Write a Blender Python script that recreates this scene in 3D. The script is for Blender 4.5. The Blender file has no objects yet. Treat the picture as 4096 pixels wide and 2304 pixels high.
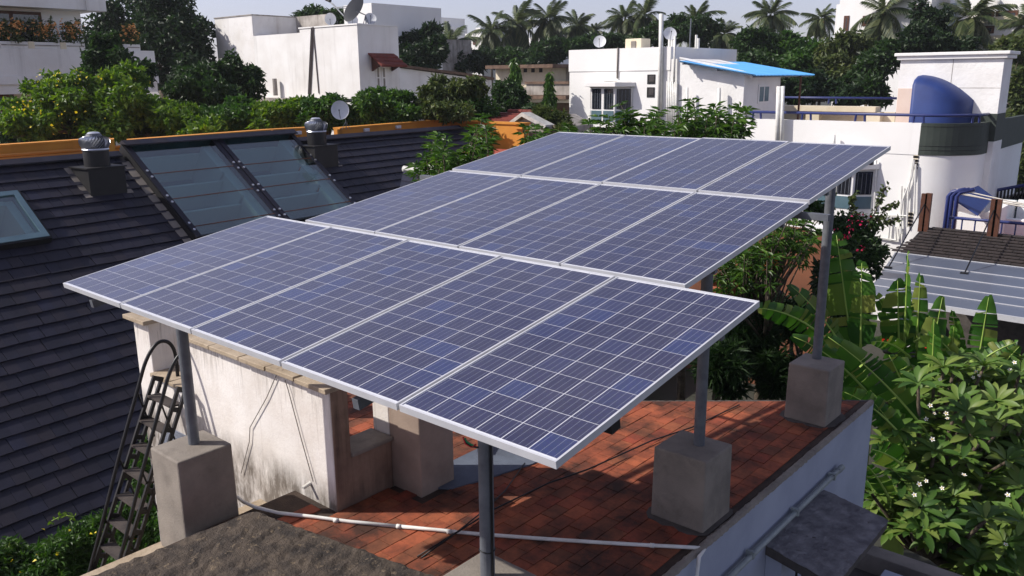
import bpy, math, random
import numpy as np
from mathutils import Matrix, Vector
rng = np.random.default_rng(7); random.seed(7)
scn = bpy.context.scene
COL = scn.collection
PI = math.pi
# ---------------------------------------------------------------- camera
F = 3334.614                      # focal length in pixels of a 4096 wide frame
CAM = np.array([7.03221, -2.56682, 1.57305])
RM = np.array([[0.756, 0.654, -0.009], [0.153, -0.19, -0.97], [-0.63590487, 0.73225927, -0.24376496]])
fw = RM[2] / np.linalg.norm(RM[2])
_roll = math.radians(-0.498)
_r = np.cross(fw, [0, 0, 1.0]); _r /= np.linalg.norm(_r); _u = np.cross(_r, fw)
rt = _r * math.cos(_roll) + _u * math.sin(_roll); up = _u * math.cos(_roll) - _r * math.sin(_roll)
RM = np.stack([rt, -up, fw])
cd = bpy.data.cameras.new('camera'); cam = bpy.data.objects.new('camera', cd); COL.objects.link(cam)
cd.sensor_width = 36.0; cd.lens = F / 4096 * 36; cd.clip_end = 3000; cd.clip_start = .05
m = Matrix.Identity(4)
for i in range(3):
    m[i][0] = rt[i]; m[i][1] = up[i]; m[i][2] = -fw[i]; m[i][3] = CAM[i]
cam.matrix_world = m
scn.camera = cam
# ---------------------------------------------------------------- sky, sun, exposure
SUN_V = (.92, .77, -1.0)                     # direction the sunlight travels
SUN_EL = math.atan2(1, math.hypot(.92, .77)); SUN_AZ = math.atan2(-.92, -.77)
w = bpy.data.worlds.new('World'); scn.world = w; w.use_nodes = True
nt = w.node_tree; bg = nt.nodes['Background']
sky = nt.nodes.new('ShaderNodeTexSky'); sky.sky_type = 'NISHITA'; sky.sun_disc = False
sky.sun_elevation = SUN_EL; sky.sun_rotation = SUN_AZ % (2 * PI)
sky.air_density = 0.9; sky.dust_density = 1.1; sky.ozone_density = 3.5; sky.altitude = 50
hs = nt.nodes.new('ShaderNodeHueSaturation'); hs.inputs['Saturation'].default_value = .62       # hazy, greyish tropical sky
tn_ = nt.nodes.new('ShaderNodeMix'); tn_.data_type = 'RGBA'; tn_.blend_type = 'MULTIPLY'; tn_.inputs[0].default_value = 1; tn_.inputs[7].default_value = (1.08, .97, 1.06, 1)
nt.links.new(sky.outputs[0], hs.inputs['Color']); nt.links.new(hs.outputs[0], tn_.inputs[6]); nt.links.new(tn_.outputs[2], bg.inputs[0]); bg.inputs[1].default_value = 0.13
sd = bpy.data.lights.new('sun', 'SUN'); sd.energy = 4.8; sd.angle = math.radians(.53); sd.color = (1, .945, .87)
so = bpy.data.objects.new('sun', sd); COL.objects.link(so)
so.rotation_euler = Vector(SUN_V).to_track_quat('-Z', 'Y').to_euler()
vs = scn.view_settings; vs.view_transform = 'Standard'; vs.look = 'None'; vs.gamma = 1; vs.exposure = 0.12
vs.use_curve_mapping = False
scn.render.engine = 'CYCLES'
scn.cycles.max_bounces = 7; scn.cycles.transparent_max_bounces = 12; scn.cycles.diffuse_bounces = 3
scn.cycles.caustics_reflective = False; scn.cycles.caustics_refractive = False
GZ = -7.8                         # street level
# ---------------------------------------------------------------- pixel helpers (full size photograph pixels)
def A_(*v): return np.array(v, float)
def ray(x, y): return RM.T @ A_((x - 2048) / F, (y - 1152) / F, 1.0)
def on_z(x, y, z):
    v = ray(x, y); return CAM + v * (z - CAM[2]) / v[2]
def on_y(x, y, Y):
    v = ray(x, y); return CAM + v * (Y - CAM[1]) / v[1]
def on_x(x, y, X):
    v = ray(x, y); return CAM + v * (X - CAM[0]) / v[0]
def on_pl(x, y, p0, n):
    v = ray(x, y); n = np.array(n, float); return CAM + v * ((np.array(p0) - CAM) @ n) / (v @ n)
def at(x, y, d): return CAM + ray(x, y) * d
def proj(P):
    Y = RM @ (np.array(P) - CAM); return 2048 + F * Y[0] / Y[2], 1152 + F * Y[1] / Y[2], Y[2]
Q = 4096 / 2576.0
def crop(x0, y0, k=.3975): return lambda x, y: (x0 + k * x, y0 + k * y)
# ---------------------------------------------------------------- materials
def L(r, g, b):
    f = lambda c: (c / 255 / 12.92) if c <= 10 else ((c / 255 + .055) / 1.055) ** 2.4
    return (f(r), f(g), f(b), 1)
MATS = {}
def newmat(name):
    mt = bpy.data.materials.new(name); mt.use_nodes = True
    n = mt.node_tree; b = n.nodes['Principled BSDF']; MATS[name] = mt
    return mt, n, b
def N(n, t, **k):
    o = n.nodes.new(t)
    for a, v in k.items(): setattr(o, a, v)
    return o
def mixc(n, fac, a, b, mode='MIX'):
    o = N(n, 'ShaderNodeMix', data_type='RGBA', blend_type=mode)
    for s, v in ((o.inputs[0], fac), (o.inputs[6], a), (o.inputs[7], b)):
        if hasattr(v, 'links'): n.links.new(v, s)
        else: s.default_value = v
    return o.outputs[2]
def noise(n, vec, scale, detail=5, rough=.6):
    o = N(n, 'ShaderNodeTexNoise'); o.inputs['Scale'].default_value = scale
    o.inputs['Detail'].default_value = detail; o.inputs['Roughness'].default_value = rough
    if vec is not None: n.links.new(vec, o.inputs['Vector'])
    return o.outputs[0]
def ramp(n, v, a, b, c0=(0, 0, 0, 1), c1=(1, 1, 1, 1)):
    o = N(n, 'ShaderNodeValToRGB'); e = o.color_ramp.elements
    e[0].position = a; e[1].position = b; e[0].color = c0; e[1].color = c1
    n.links.new(v, o.inputs[0]); return o.outputs[0]
def scaled(n, vec, s):
    o = N(n, 'ShaderNodeVectorMath', operation='MULTIPLY'); n.links.new(vec, o.inputs[0]); o.inputs[1].default_value = s
    return o.outputs[0]
def math_(n, op, a, b):
    o = N(n, 'ShaderNodeMath', operation=op)
    for s, v in ((o.inputs[0], a), (o.inputs[1], b)):
        if hasattr(v, 'links'): n.links.new(v, s)
        else: s.default_value = v
    return o.outputs[0]
def pm(name, c1, c2=None, rough=.75, nscale=2.0, thr=(.35, .7), bump=0, bscale=60, metal=0, streak=None, spot=None, rand=0, spec=.4, coat=0):
    """procedural paint / plaster / metal: two tones mixed by noise, vertical streaks, spots, bump"""
    mt, n, b = newmat(name)
    pos = N(n, 'ShaderNodeNewGeometry').outputs['Position']
    col = None
    if c2: col = mixc(n, ramp(n, noise(n, pos, nscale), *thr), c1, c2)
    if streak:                                   # (colour, strength, threshold lo, hi, scale)
        sc, st, lo, hi, s = streak
        v = scaled(n, pos, (s, s, s * .06))
        f = ramp(n, noise(n, v, 1.0, 6, .65), lo, hi)
        f = math_(n, 'MULTIPLY', f, st)
        f = math_(n, 'MULTIPLY', f, ramp(n, noise(n, pos, s * .12, 3), .35, .62))
        col = mixc(n, f, col if col is not None else c1, sc)
    if spot:                                     # (colour, strength, lo, hi, scale)
        sc, st, lo, hi, s = spot
        f = math_(n, 'MULTIPLY', ramp(n, noise(n, pos, s, 8, .7), lo, hi), st)
        col = mixc(n, f, col if col is not None else c1, sc)
    if rand:
        r = N(n, 'ShaderNodeObjectInfo').outputs['Random']
        h = N(n, 'ShaderNodeHueSaturation')
        v = math_(n, 'ADD', math_(n, 'MULTIPLY', r, rand), 1 - rand / 2)
        n.links.new(v, h.inputs['Value'])
        if col is not None: n.links.new(col, h.inputs['Color'])
        else: h.inputs['Color'].default_value = c1
        col = h.outputs[0]
    if col is not None: n.links.new(col, b.inputs['Base Color'])
    else: b.inputs['Base Color'].default_value = c1
    b.inputs['Roughness'].default_value = rough; b.inputs['Metallic'].default_value = metal
    b.inputs['Specular IOR Level'].default_value = spec
    if coat: b.inputs['Coat Weight'].default_value = coat
    if bump:
        bp = N(n, 'ShaderNodeBump'); bp.inputs['Strength'].default_value = bump; bp.inputs['Distance'].default_value = .02
        n.links.new(noise(n, pos, bscale, 6, .65), bp.inputs['Height']); n.links.new(bp.outputs[0], b.inputs['Normal'])
    return mt
def leafmat(name, cols, trans=.3, rough=.5, flower=None):
    mt, n, b = newmat(name)
    a = N(n, 'ShaderNodeAttribute'); a.attribute_name = 'rnd'
    o = N(n, 'ShaderNodeValToRGB'); e = o.color_ramp.elements
    e[0].position = 0; e[0].color = cols[0]; e[1].position = 1; e[1].color = cols[-1]
    for i, c in enumerate(cols[1:-1]):
        k = e.new((i + 1) / (len(cols) - 1)); k.color = c
    n.links.new(a.outputs['Fac'], o.inputs[0])
    n.links.new(o.outputs[0], b.inputs['Base Color']); b.inputs['Roughness'].default_value = rough
    b.inputs['Specular IOR Level'].default_value = .35
    t = N(n, 'ShaderNodeBsdfTranslucent'); h = N(n, 'ShaderNodeHueSaturation'); h.inputs['Value'].default_value = 1.5; h.inputs['Saturation'].default_value = 1.1
    n.links.new(o.outputs[0], h.inputs['Color']); n.links.new(h.outputs[0], t.inputs[0])
    ms = N(n, 'ShaderNodeMixShader'); ms.inputs[0].default_value = trans
    n.links.new(b.outputs[0], ms.inputs[1]); n.links.new(t.outputs[0], ms.inputs[2])
    n.links.new(ms.outputs[0], n.nodes['Material Output'].inputs[0])
    return mt
def glassmat(name, tint, rough=.02, ior=1.5, base=0.0):
    mt, n, b = newmat(name); n.nodes.remove(b)
    fr = N(n, 'ShaderNodeLayerWeight'); fr.inputs[0].default_value = .5; r0 = ((ior - 1) / (ior + 1)) ** 2 + base
    tr = N(n, 'ShaderNodeBsdfTransparent'); tr.inputs[0].default_value = tint
    gl = N(n, 'ShaderNodeBsdfGlossy'); gl.inputs['Roughness'].default_value = rough
    ms = N(n, 'ShaderNodeMixShader')
    f = math_(n, 'ADD', math_(n, 'MULTIPLY', math_(n, 'POWER', fr.outputs['Facing'], 4.5), 1 - r0), r0)
    n.links.new(f, ms.inputs[0]); n.links.new(tr.outputs[0], ms.inputs[1]); n.links.new(gl.outputs[0], ms.inputs[2])
    n.links.new(ms.outputs[0], n.nodes['Material Output'].inputs[0])
    return mt
# ---------------------------------------------------------------- mesh building
ORG = {}
# the terrace was measured on its own plan; plan units to metres:
TS = 1.35; TO = A_(-2.461, .898, -.551)
def tp(p): return np.array(p, float) * TS + TO
class MB:
    PLAN = False                  # True while the terrace plan is being built
    def __init__(s): s.v = []; s.f = []
    def add(s, vs, fs):
        o = len(s.v); s.v += [tuple(map(float, p)) for p in vs]; s.f += [tuple(i + o for i in f) for f in fs]; return s
    def hexa(s, p):      # 8 corners: bottom 4 (ccw from above) then top 4
        return s.add(p, [(3, 2, 1, 0), (4, 5, 6, 7), (0, 1, 5, 4), (1, 2, 6, 5), (2, 3, 7, 6), (3, 0, 4, 7)])
    def box(s, x0, x1, y0, y1, z0, z1):
        return s.hexa([(x0, y0, z0), (x1, y0, z0), (x1, y1, z0), (x0, y1, z0), (x0, y0, z1), (x1, y0, z1), (x1, y1, z1), (x0, y1, z1)])
    def obox(s, c, ax, ay, az):   # centre and half axes
        c, ax, ay, az = (np.array(t, float) for t in (c, ax, ay, az))
        return s.hexa([c - ax - ay - az, c + ax - ay - az, c + ax + ay - az, c - ax + ay - az, c - ax - ay + az, c + ax - ay + az, c + ax + ay + az, c - ax + ay + az])
    def prism(s, poly, z0, z1):
        n = len(poly); vs = [(x, y, z0) for x, y in poly] + [(x, y, z1) for x, y in poly]
        return s.add(vs, [tuple(range(n))[::-1], tuple(range(n, 2 * n))] + [(i, (i + 1) % n, n + (i + 1) % n, n + i) for i in range(n)])
    def ext(s, poly, d):          # extrude a 3d polygon along d
        n = len(poly); d = np.array(d, float); vs = [np.array(p, float) for p in poly]; vs += [p + d for p in vs]
        return s.add(vs, [tuple(range(n))[::-1], tuple(range(n, 2 * n))] + [(i, (i + 1) % n, n + (i + 1) % n, n + i) for i in range(n)])
    def tube(s, pts, r, seg=8, cap=True):
        pts = [np.array(p, float) for p in pts]; n = len(pts)
        rs = r if hasattr(r, '__len__') else [r] * n
        base = len(s.v); prev = None
        for i, p in enumerate(pts):
            t = pts[min(i + 1, n - 1)] - pts[max(i - 1, 0)]; t = t / (np.linalg.norm(t) + 1e-9)
            if prev is None:
                a = np.cross(t, [0, 0, 1.0]) if abs(t[2]) < .9 else np.cross(t, [1.0, 0, 0])
            else: a = prev - t * (prev @ t)
            a /= np.linalg.norm(a) + 1e-9; prev = a; b = np.cross(t, a)
            for k in range(seg):
                q = 2 * PI * k / seg; s.v.append(tuple(p + rs[i] * (a * math.cos(q) + b * math.sin(q))))
        for i in range(n - 1):
            for k in range(seg):
                k2 = (k + 1) % seg
                s.f.append((base + i * seg + k, base + i * seg + k2, base + (i + 1) * seg + k2, base + (i + 1) * seg + k))
        if cap:
            s.f.append(tuple(base + k for k in range(seg))[::-1]); s.f.append(tuple(base + (n - 1) * seg + k for k in range(seg)))
        return s
    def cyl(s, c, r, h, seg=16, r2=None):
        c = np.array(c, float); return s.tube([c, c + A_(0, 0, h)], [r, r if r2 is None else r2], seg)
    def lathe(s, prof, c, seg=24):
        base = len(s.v); n = len(prof)
        for r, z in prof:
            for k in range(seg):
                q = 2 * PI * k / seg; s.v.append((c[0] + r * math.cos(q), c[1] + r * math.sin(q), c[2] + z))
        for i in range(n - 1):
            for k in range(seg):
                k2 = (k + 1) % seg; s.f.append((base + i * seg + k, base + i * seg + k2, base + (i + 1) * seg + k2, base + (i + 1) * seg + k))
        return s
    def arr(s): return tp(s.v) if MB.PLAN else np.array(s.v, float)
    def mesh(s, name, mat=None, org=(0, 0, 0), smooth=False):
        me = bpy.data.meshes.new(name); V = s.arr() - np.array(org)
        me.from_pydata([tuple(q) for q in V], [], s.f)
        if mat: me.materials.append(MATS[mat])
        if smooth: me.polygons.foreach_set('use_smooth', [True] * len(me.polygons))
        me.update(); return me
    def part(s, name, mat, parent, smooth=False, bevel=0, kind=None):
        o = bpy.data.objects.new(name, s.mesh(name, mat, ORG.get(parent.name, (0, 0, 0)), smooth)); COL.objects.link(o)
        o.parent = parent; ORG[o.name] = ORG.get(parent.name, (0, 0, 0))
        if bevel: bev(o, bevel)
        if kind: o['kind'] = kind
        return o
    def solo(s, name, mat, label=None, cat=None, group=None, kind=None, smooth=False, bevel=0):
        a = s.arr(); org = A_((a[:, 0].min() + a[:, 0].max()) / 2, (a[:, 1].min() + a[:, 1].max()) / 2, a[:, 2].min())
        o = bpy.data.objects.new(name, s.mesh(name, mat, org, smooth)); COL.objects.link(o); o.location = org; ORG[o.name] = org
        tag(o, label, cat, group, kind)
        if bevel: bev(o, bevel)
        return o
def bev(o, wd, seg=2):
    b = o.modifiers.new('bevel', 'BEVEL'); b.width = wd; b.segments = seg; b.limit_method = 'ANGLE'; b.angle_limit = math.radians(40)
def tag(o, label=None, cat=None, group=None, kind=None):
    if label: o['label'] = label
    if cat: o['category'] = cat
    if group: o['group'] = group
    if kind: o['kind'] = kind
    return o
def thing(name, label, cat, loc, group=None):
    o = bpy.data.objects.new(name, None); COL.objects.link(o); o.empty_display_size = .2
    if MB.PLAN: loc = tp(loc)
    o.location = loc; ORG[o.name] = np.array(loc, float); return tag(o, label, cat, group)
def inst(name, me, parent, mat4, mat=None):
    o = bpy.data.objects.new(name, me); COL.objects.link(o); o.parent = parent; o.matrix_local = mat4
    return o
def M4(origin, ax, ay, az):
    mm = Matrix.Identity(4)
    for i in range(3): mm[i][0] = ax[i]; mm[i][1] = ay[i]; mm[i][2] = az[i]; mm[i][3] = origin[i]
    return mm
def npmesh(name, V, Fq, rnd, mat, org=(0, 0, 0)):
    """fast mesh from numpy: V (n,3), Fq (m,k), rnd (n,)"""
    me = bpy.data.meshes.new(name); V = V - np.array(org)
    me.vertices.add(len(V)); me.vertices.foreach_set('co', V.astype(np.float32).ravel())
    k = Fq.shape[1]; me.loops.add(Fq.size); me.loops.foreach_set('vertex_index', Fq.astype(np.int32).ravel())
    me.polygons.add(len(Fq)); me.polygons.foreach_set('loop_start', np.arange(0, Fq.size, k, dtype=np.int32))
    me.polygons.foreach_set('use_smooth', np.zeros(len(Fq), bool)); me.update(calc_edges=True)
    if rnd is not None:
        at_ = me.attributes.new('rnd', 'FLOAT', 'POINT'); at_.data.foreach_set('value', rnd.astype(np.float32))
    me.materials.append(MATS[mat]); return me
def spline(pts, k=5):
    P = [np.array(q, float) for q in pts]; P = [2 * P[0] - P[1]] + P + [2 * P[-1] - P[-2]]; out = []
    for i in range(1, len(P) - 2):
        for t in np.linspace(0, 1, k, endpoint=False):
            a, b, c, d = P[i - 1:i + 3]; out.append(.5 * (2 * b + (c - a) * t + (2 * a - 5 * b + 4 * c - d) * t * t + (3 * b - a - 3 * c + d) * t ** 3))
    return out + [P[-2]]
def clip_half(poly, n, c):
    """part of a plan polygon with n.p < c"""
    out = []
    for i in range(len(poly)):
        a, b = np.array(poly[i]), np.array(poly[(i + 1) % len(poly)]); da, db = n @ a - c, n @ b - c
        if da <= 0: out.append(a)
        if da * db < 0: out.append(a + (b - a) * da / (da - db))
    return out
def unit(a): return a / (np.linalg.norm(a, axis=-1, keepdims=True) + 1e-9)
def leaf_mesh(name, P, D, S, ln, wd, mat, org=(0, 0, 0), rnd=None, bend=.25):
    """one folded leaf (base, two sides, bent tip) per point P along direction D; S = side vector seed"""
    n = len(P); D = unit(D); W = unit(np.cross(D, S)); U = np.cross(W, D)
    ln = np.broadcast_to(ln, (n,))[:, None]; wd = np.broadcast_to(wd, (n,))[:, None]
    b = P; m_ = P + D * ln * .45; t = P + D * ln - U * ln * bend
    l = m_ + W * wd * .5 + U * wd * .12; r = m_ - W * wd * .5 + U * wd * .12
    V = np.stack([b, l, t, r], 1).reshape(-1, 3)
    i = np.arange(n)[:, None] * 4; Fq = np.concatenate([i + np.array([[0, 1, 2]]), i + np.array([[0, 2, 3]])], 0)
    if rnd is None: rnd = rng.random(n)
    return npmesh(name, V, Fq, np.repeat(rnd, 4), mat, org)
def crown_points(blobs, n):
    """points through the outer part of lumpy ellipsoids"""
    sub = []
    for b in blobs:                                  # break every mass into uneven clumps
        sub.append((b[0], b[1], b[2], b[3] * .68, b[4] * .68, b[5] * .68))
        for _ in range(13):
            d = unit(rng.normal(size=3)) * (.5 + .48 * rng.random()); s = .2 + .26 * rng.random()
            sub.append((b[0] + d[0] * b[3], b[1] + d[1] * b[4], b[2] + d[2] * b[5], b[3] * s, b[4] * s, b[5] * s * (.8 + .4 * rng.random())))
    blobs = sub
    vol = np.array([b[3] * b[4] * b[5] for b in blobs]) ** .62; cnt = rng.multinomial(n, vol / vol.sum())
    Ps, Ns = [], []
    for b, c in zip(blobs, cnt):
        if c == 0: continue
        d = unit(rng.normal(size=(c, 3)))
        k = 10; lob = unit(rng.normal(size=(k, 3))); g = np.max(d @ lob.T, 1)          # lumps
        rad = (.55 + .5 * np.clip(g, 0, 1) ** 3) * (1 - .45 * rng.random(c) ** 2.2)
        stray = rng.random(c) < .05; rad[stray] *= 1.15
        Ps.append(np.array(b[:3]) + d * rad[:, None] * np.array(b[3:6])); Ns.append(d)
    return np.concatenate(Ps), np.concatenate(Ns)
def foliage(name, parent, blobs, n, ln, wd, mat, kind='stuff', flowers=None):
    P, Nn = crown_points(blobs, n); c = len(P)
    D = unit(Nn * .5 + rng.normal(size=(c, 3)) * .75 + A_(0, 0, -.05)); S = unit(Nn + A_(0, 0, .9) + rng.normal(size=(c, 3)) * .5)
    me = leaf_mesh(name, P, D, S, ln * (.6 + .8 * rng.random(c)), wd * (.7 + .6 * rng.random(c)), mat, ORG[parent.name])
    o = bpy.data.objects.new(name, me); COL.objects.link(o); o.parent = parent
    if kind: o['kind'] = kind
    return o
def pxblob(x, y, rx, ry, d, dz=None):
    """blob from overview pixels (2576 wide) at depth d"""
    c = at(x * Q, y * Q, d); s = Q * d / F
    return (c[0], c[1], c[2], rx * s, rx * s * (.9 if dz is None else dz), ry * s)
def tree(name, label, blobs, n, ln, wd, mat, bark='bark', base=GZ, trunk_r=.16, cat='tree', group=None, limbs=5):
    b0 = np.array([b[:3] for b in blobs]); c = b0.mean(0); low = min(b[2] - b[5] for b in blobs)
    root = A_(c[0], c[1], base); t = thing(name, label, cat, root, group)
    mb = MB(); top = A_(c[0] + rng.normal() * .2, c[1], max(low + .3, base + 1.0))
    mb.tube([root, root * .5 + top * .5 + A_(rng.normal() * .12, rng.normal() * .12, 0), top], [trunk_r, trunk_r * .8, trunk_r * .6], 8)
    for b in blobs[:limbs]:
        e = np.array(b[:3]); mid = top * .5 + e * .5 + A_(0, 0, -.1 * b[5])
        mb.tube([top, mid, e], [trunk_r * .5, trunk_r * .35, trunk_r * .12], 6)
        for _ in range(3):
            d = unit(rng.normal(size=3)); mb.tube([mid, e * .6 + mid * .4 + d * .3 * np.array(b[3:6]), e + d * .8 * np.array(b[3:6])], [trunk_r * .25, trunk_r * .15, trunk_r * .05], 5)
    mb.part('trunk', bark, t, smooth=True)
    foliage('crown', t, blobs, n, ln, wd, mat)
    return t
# ---------------------------------------------------------------- palette
pm('street', L(62, 60, 54), L(44, 50, 36), .9, .35, bump=.2, bscale=8)
pm('white_wall', L(238, 237, 234), L(222, 219, 214), .85, .6, bump=.12, bscale=30, streak=(L(120, 112, 100), .35, .52, .75, 3.0))
pm('white_clean', L(240, 239, 236), L(232, 230, 226), .8, .5, bump=.08, bscale=25, streak=(L(168, 160, 150), .18, .56, .8, 2.0))
pm('white_stained', L(236, 234, 231), L(212, 207, 198), .85, .5, bump=.15, bscale=18, streak=(L(120, 88, 52), .6, .56, .74, 1.6), spot=(L(90, 86, 80), .25, .58, .75, 2.2))
pm('white_rough', L(238, 237, 234), L(226, 224, 220), .9, 1.5, bump=.7, bscale=7)
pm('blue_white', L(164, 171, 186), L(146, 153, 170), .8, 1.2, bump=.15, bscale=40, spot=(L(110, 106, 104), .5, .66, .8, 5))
pm('cement', L(142, 134, 124), L(116, 109, 101), .9, 2.6, bump=.35, bscale=55, spot=(L(76, 68, 60), .5, .55, .8, 3.5))
pm('brown_plaster', L(150, 126, 108), L(118, 96, 82), .9, 3, bump=.3, bscale=40, streak=(L(52, 42, 36), .8, .45, .7, 14))
pm('pillar_plaster', L(160, 142, 128), L(136, 120, 108), .9, 3, bump=.2, bscale=40)
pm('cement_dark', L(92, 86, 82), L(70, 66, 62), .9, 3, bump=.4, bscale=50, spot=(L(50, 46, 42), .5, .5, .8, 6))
pm('beige_stone', L(176, 160, 138), L(150, 134, 112), .85, 5, bump=.4, bscale=40, spot=(L(80, 66, 50), .6, .55, .75, 9))
pm('lichen', L(84, 74, 64), L(46, 41, 38), .95, 7, thr=(.38, .62), bump=1.0, bscale=45, spot=(L(150, 132, 108), .7, .56, .72, 14))
pm('chajja_grey', L(136, 134, 136), L(92, 90, 94), .95, 5, thr=(.35, .65), bump=.9, bscale=50, spot=(L(146, 142, 140), .7, .6, .75, 18))
pm('alu', L(216, 217, 220), L(204, 205, 209), .42, 6, metal=.3, spec=.5)
pm('backsheet', L(222, 222, 226), None, .5)
pm('steel', L(112, 116, 122), L(92, 95, 102), .5, 9, metal=.25, spot=(L(104, 66, 46), .35, .6, .8, 4))
pm('dark_steel', L(30, 30, 32), L(22, 22, 24), .45, 8, metal=.2, spot=(L(66, 50, 40), .4, .58, .8, 12))
pm('tread', L(74, 66, 62), L(52, 46, 44), .8, 8, bump=.2)
pm('pvc', L(226, 226, 222), L(208, 206, 198), .45, 6)
pm('pvc_grey', L(150, 158, 156), L(128, 134, 134), .5, 6)
pm('cable', L(16, 16, 18), None, .5)
pm('wire_grey', L(120, 112, 106), None, .6)
pm('mortar', L(74, 60, 50), L(46, 38, 34), .95, 5, bump=.5)
pm('orange_wall', L(206, 140, 52), L(190, 124, 44), .75, 1.0, bump=.1, bscale=25, streak=(L(120, 78, 40), .35, .55, .8, 3.5))
pm('orange_pipe', L(186, 122, 50), None, .5)
pm('glass_dark', L(28, 34, 42), None, .06, spec=.9)
pm('glass_blue', L(96, 122, 132), L(84, 108, 118), .15, spec=.8)
pm('brown_wood', L(92, 54, 36), L(74, 44, 30), .6, 8)
pm('black_paint', L(20, 20, 22), L(30, 29, 30), .55, 5)
pm('vent_metal', L(224, 226, 230), None, .3, metal=.8)
pm('red_tile', L(126, 56, 44), L(92, 40, 34), .8, 6, rand=.3, bump=.3)
pm('blue_sheet', L(96, 168, 224), L(84, 154, 212), .5, 1.5)
pm('blue_rail', L(42, 52, 104), None, .4)
pm('blue_hood', L(40, 62, 120), L(34, 52, 106), .55, 1.2)
pm('green_band', L(58, 66, 60), L(50, 58, 52), .7, 2, bump=.15)
pm('beige_paint', L(222, 202, 186), L(214, 192, 176), .8, 1.5)
pm('cream', L(226, 216, 192), L(212, 198, 170), .85, 1.5, streak=(L(150, 110, 70), .5, .56, .76, 4))
pm('grey_stain', L(176, 170, 162), L(128, 120, 112), .9, 1.5, streak=(L(56, 52, 50), .8, .48, .7, 5), bump=.2)
pm('brown_slab', L(120, 98, 82), L(84, 66, 56), .9, 3)
pm('terracotta_wall', L(128, 82, 58), L(104, 66, 48), .9, 1.2, bump=.2, bscale=20, streak=(L(64, 44, 36), .5, .5, .75, 3))
pm('shingle_brown', L(62, 54, 52), L(46, 41, 40), .75, 5, rand=.35, bump=.3)
pm('red_floor', L(166, 82, 66), L(150, 70, 56), .6, 3)
pm('bark', L(104, 92, 78), L(62, 54, 46), .95, 9, bump=.6, bscale=25)
pm('palm_bark', L(126, 116, 104), L(84, 76, 68), .95, 5, bump=.6, bscale=14)
pm('rope', L(206, 200, 188), None, .8)
pm('dish_white', L(214, 216, 218), L(196, 198, 202), .5, 5)
pm('dish_mesh', L(96, 98, 102), None, .6)
pm('skirt_cement', L(96, 104, 118), L(80, 86, 98), .9, 4, bump=.3)
pm('car_paint', L(24, 26, 32), None, .2, spec=.7, coat=.8)
pm('chrome', L(200, 204, 210), None, .15, metal=1)
pm('plate', L(224, 224, 220), None, .5); pm('plate_ink', L(20, 20, 20), None, .6)
pm('red_light', L(190, 20, 24), None, .3)
pm('terracotta_pot', L(150, 84, 56), L(120, 66, 44), .8, 6)
pm('cloth_red', L(176, 60, 54), None, .8); pm('wire_red', L(200, 40, 46), None, .5); pm('wire_green', L(30, 140, 90), None, .5)
pm('ridge_white', L(190, 190, 186), L(160, 158, 152), .8, 6, bump=.3)
pm('petal', L(246, 244, 236), None, .6); pm('petal_mid', L(240, 196, 60), None, .6)
pm('rib_green', L(150, 176, 84), None, .5)
# stained plaster of the stair room: drips under the coping, dirt above the floor
def stair_plaster():
    mt, n, b = newmat('stair_plaster'); pos = N(n, 'ShaderNodeNewGeometry').outputs['Position']
    sp = N(n, 'ShaderNodeSeparateXYZ'); n.links.new(pos, sp.inputs[0]); z = sp.outputs[2]
    col = mixc(n, ramp(n, noise(n, pos, 2.5), .35, .7), L(234, 229, 223), L(216, 208, 199))
    st = ramp(n, noise(n, scaled(n, pos, (19, 19, 1.6)), 1.0, 6, .7), .5, .72)
    ztop = N(n, 'ShaderNodeMapRange'); n.links.new(z, ztop.inputs[0]); ztop.inputs[1].default_value = -1.72; ztop.inputs[2].default_value = -1.20
    f = math_(n, 'MULTIPLY', st, math_(n, 'POWER', ztop.outputs[0], 2.0))
    col = mixc(n, f, col, L(66, 54, 44))
    zb = N(n, 'ShaderNodeMapRange'); n.links.new(z, zb.inputs[0]); zb.inputs[1].default_value = -2.05; zb.inputs[2].default_value = -2.40
    nb = math_(n, 'ADD', math_(n, 'MULTIPLY', noise(n, scaled(n, pos, (6.5, 6.5, 2.2)), 1.0, 6, .7), 1.2), -.35)
    f2 = math_(n, 'MULTIPLY', zb.outputs[0], math_(n, 'MAXIMUM', nb, 0.0)); f2 = math_(n, 'MINIMUM', math_(n, 'MULTIPLY', f2, 2.6), .85)
    col = mixc(n, f2, col, L(74, 62, 48))
    thin = math_(n, 'MULTIPLY', ramp(n, noise(n, scaled(n, pos, (30, 30, 1.0)), 1.0, 5, .7), .58, .74), .35)
    col = mixc(n, thin, col, L(120, 104, 90))
    n.links.new(col, b.inputs['Base Color']); b.inputs['Roughness'].default_value = .9
    bp = N(n, 'ShaderNodeBump'); bp.inputs['Strength'].default_value = .5; bp.inputs['Distance'].default_value = .01
    n.links.new(noise(n, pos, 25, 8, .7), bp.inputs['Height']); n.links.new(bp.outputs[0], b.inputs['Normal'])
stair_plaster()
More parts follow.
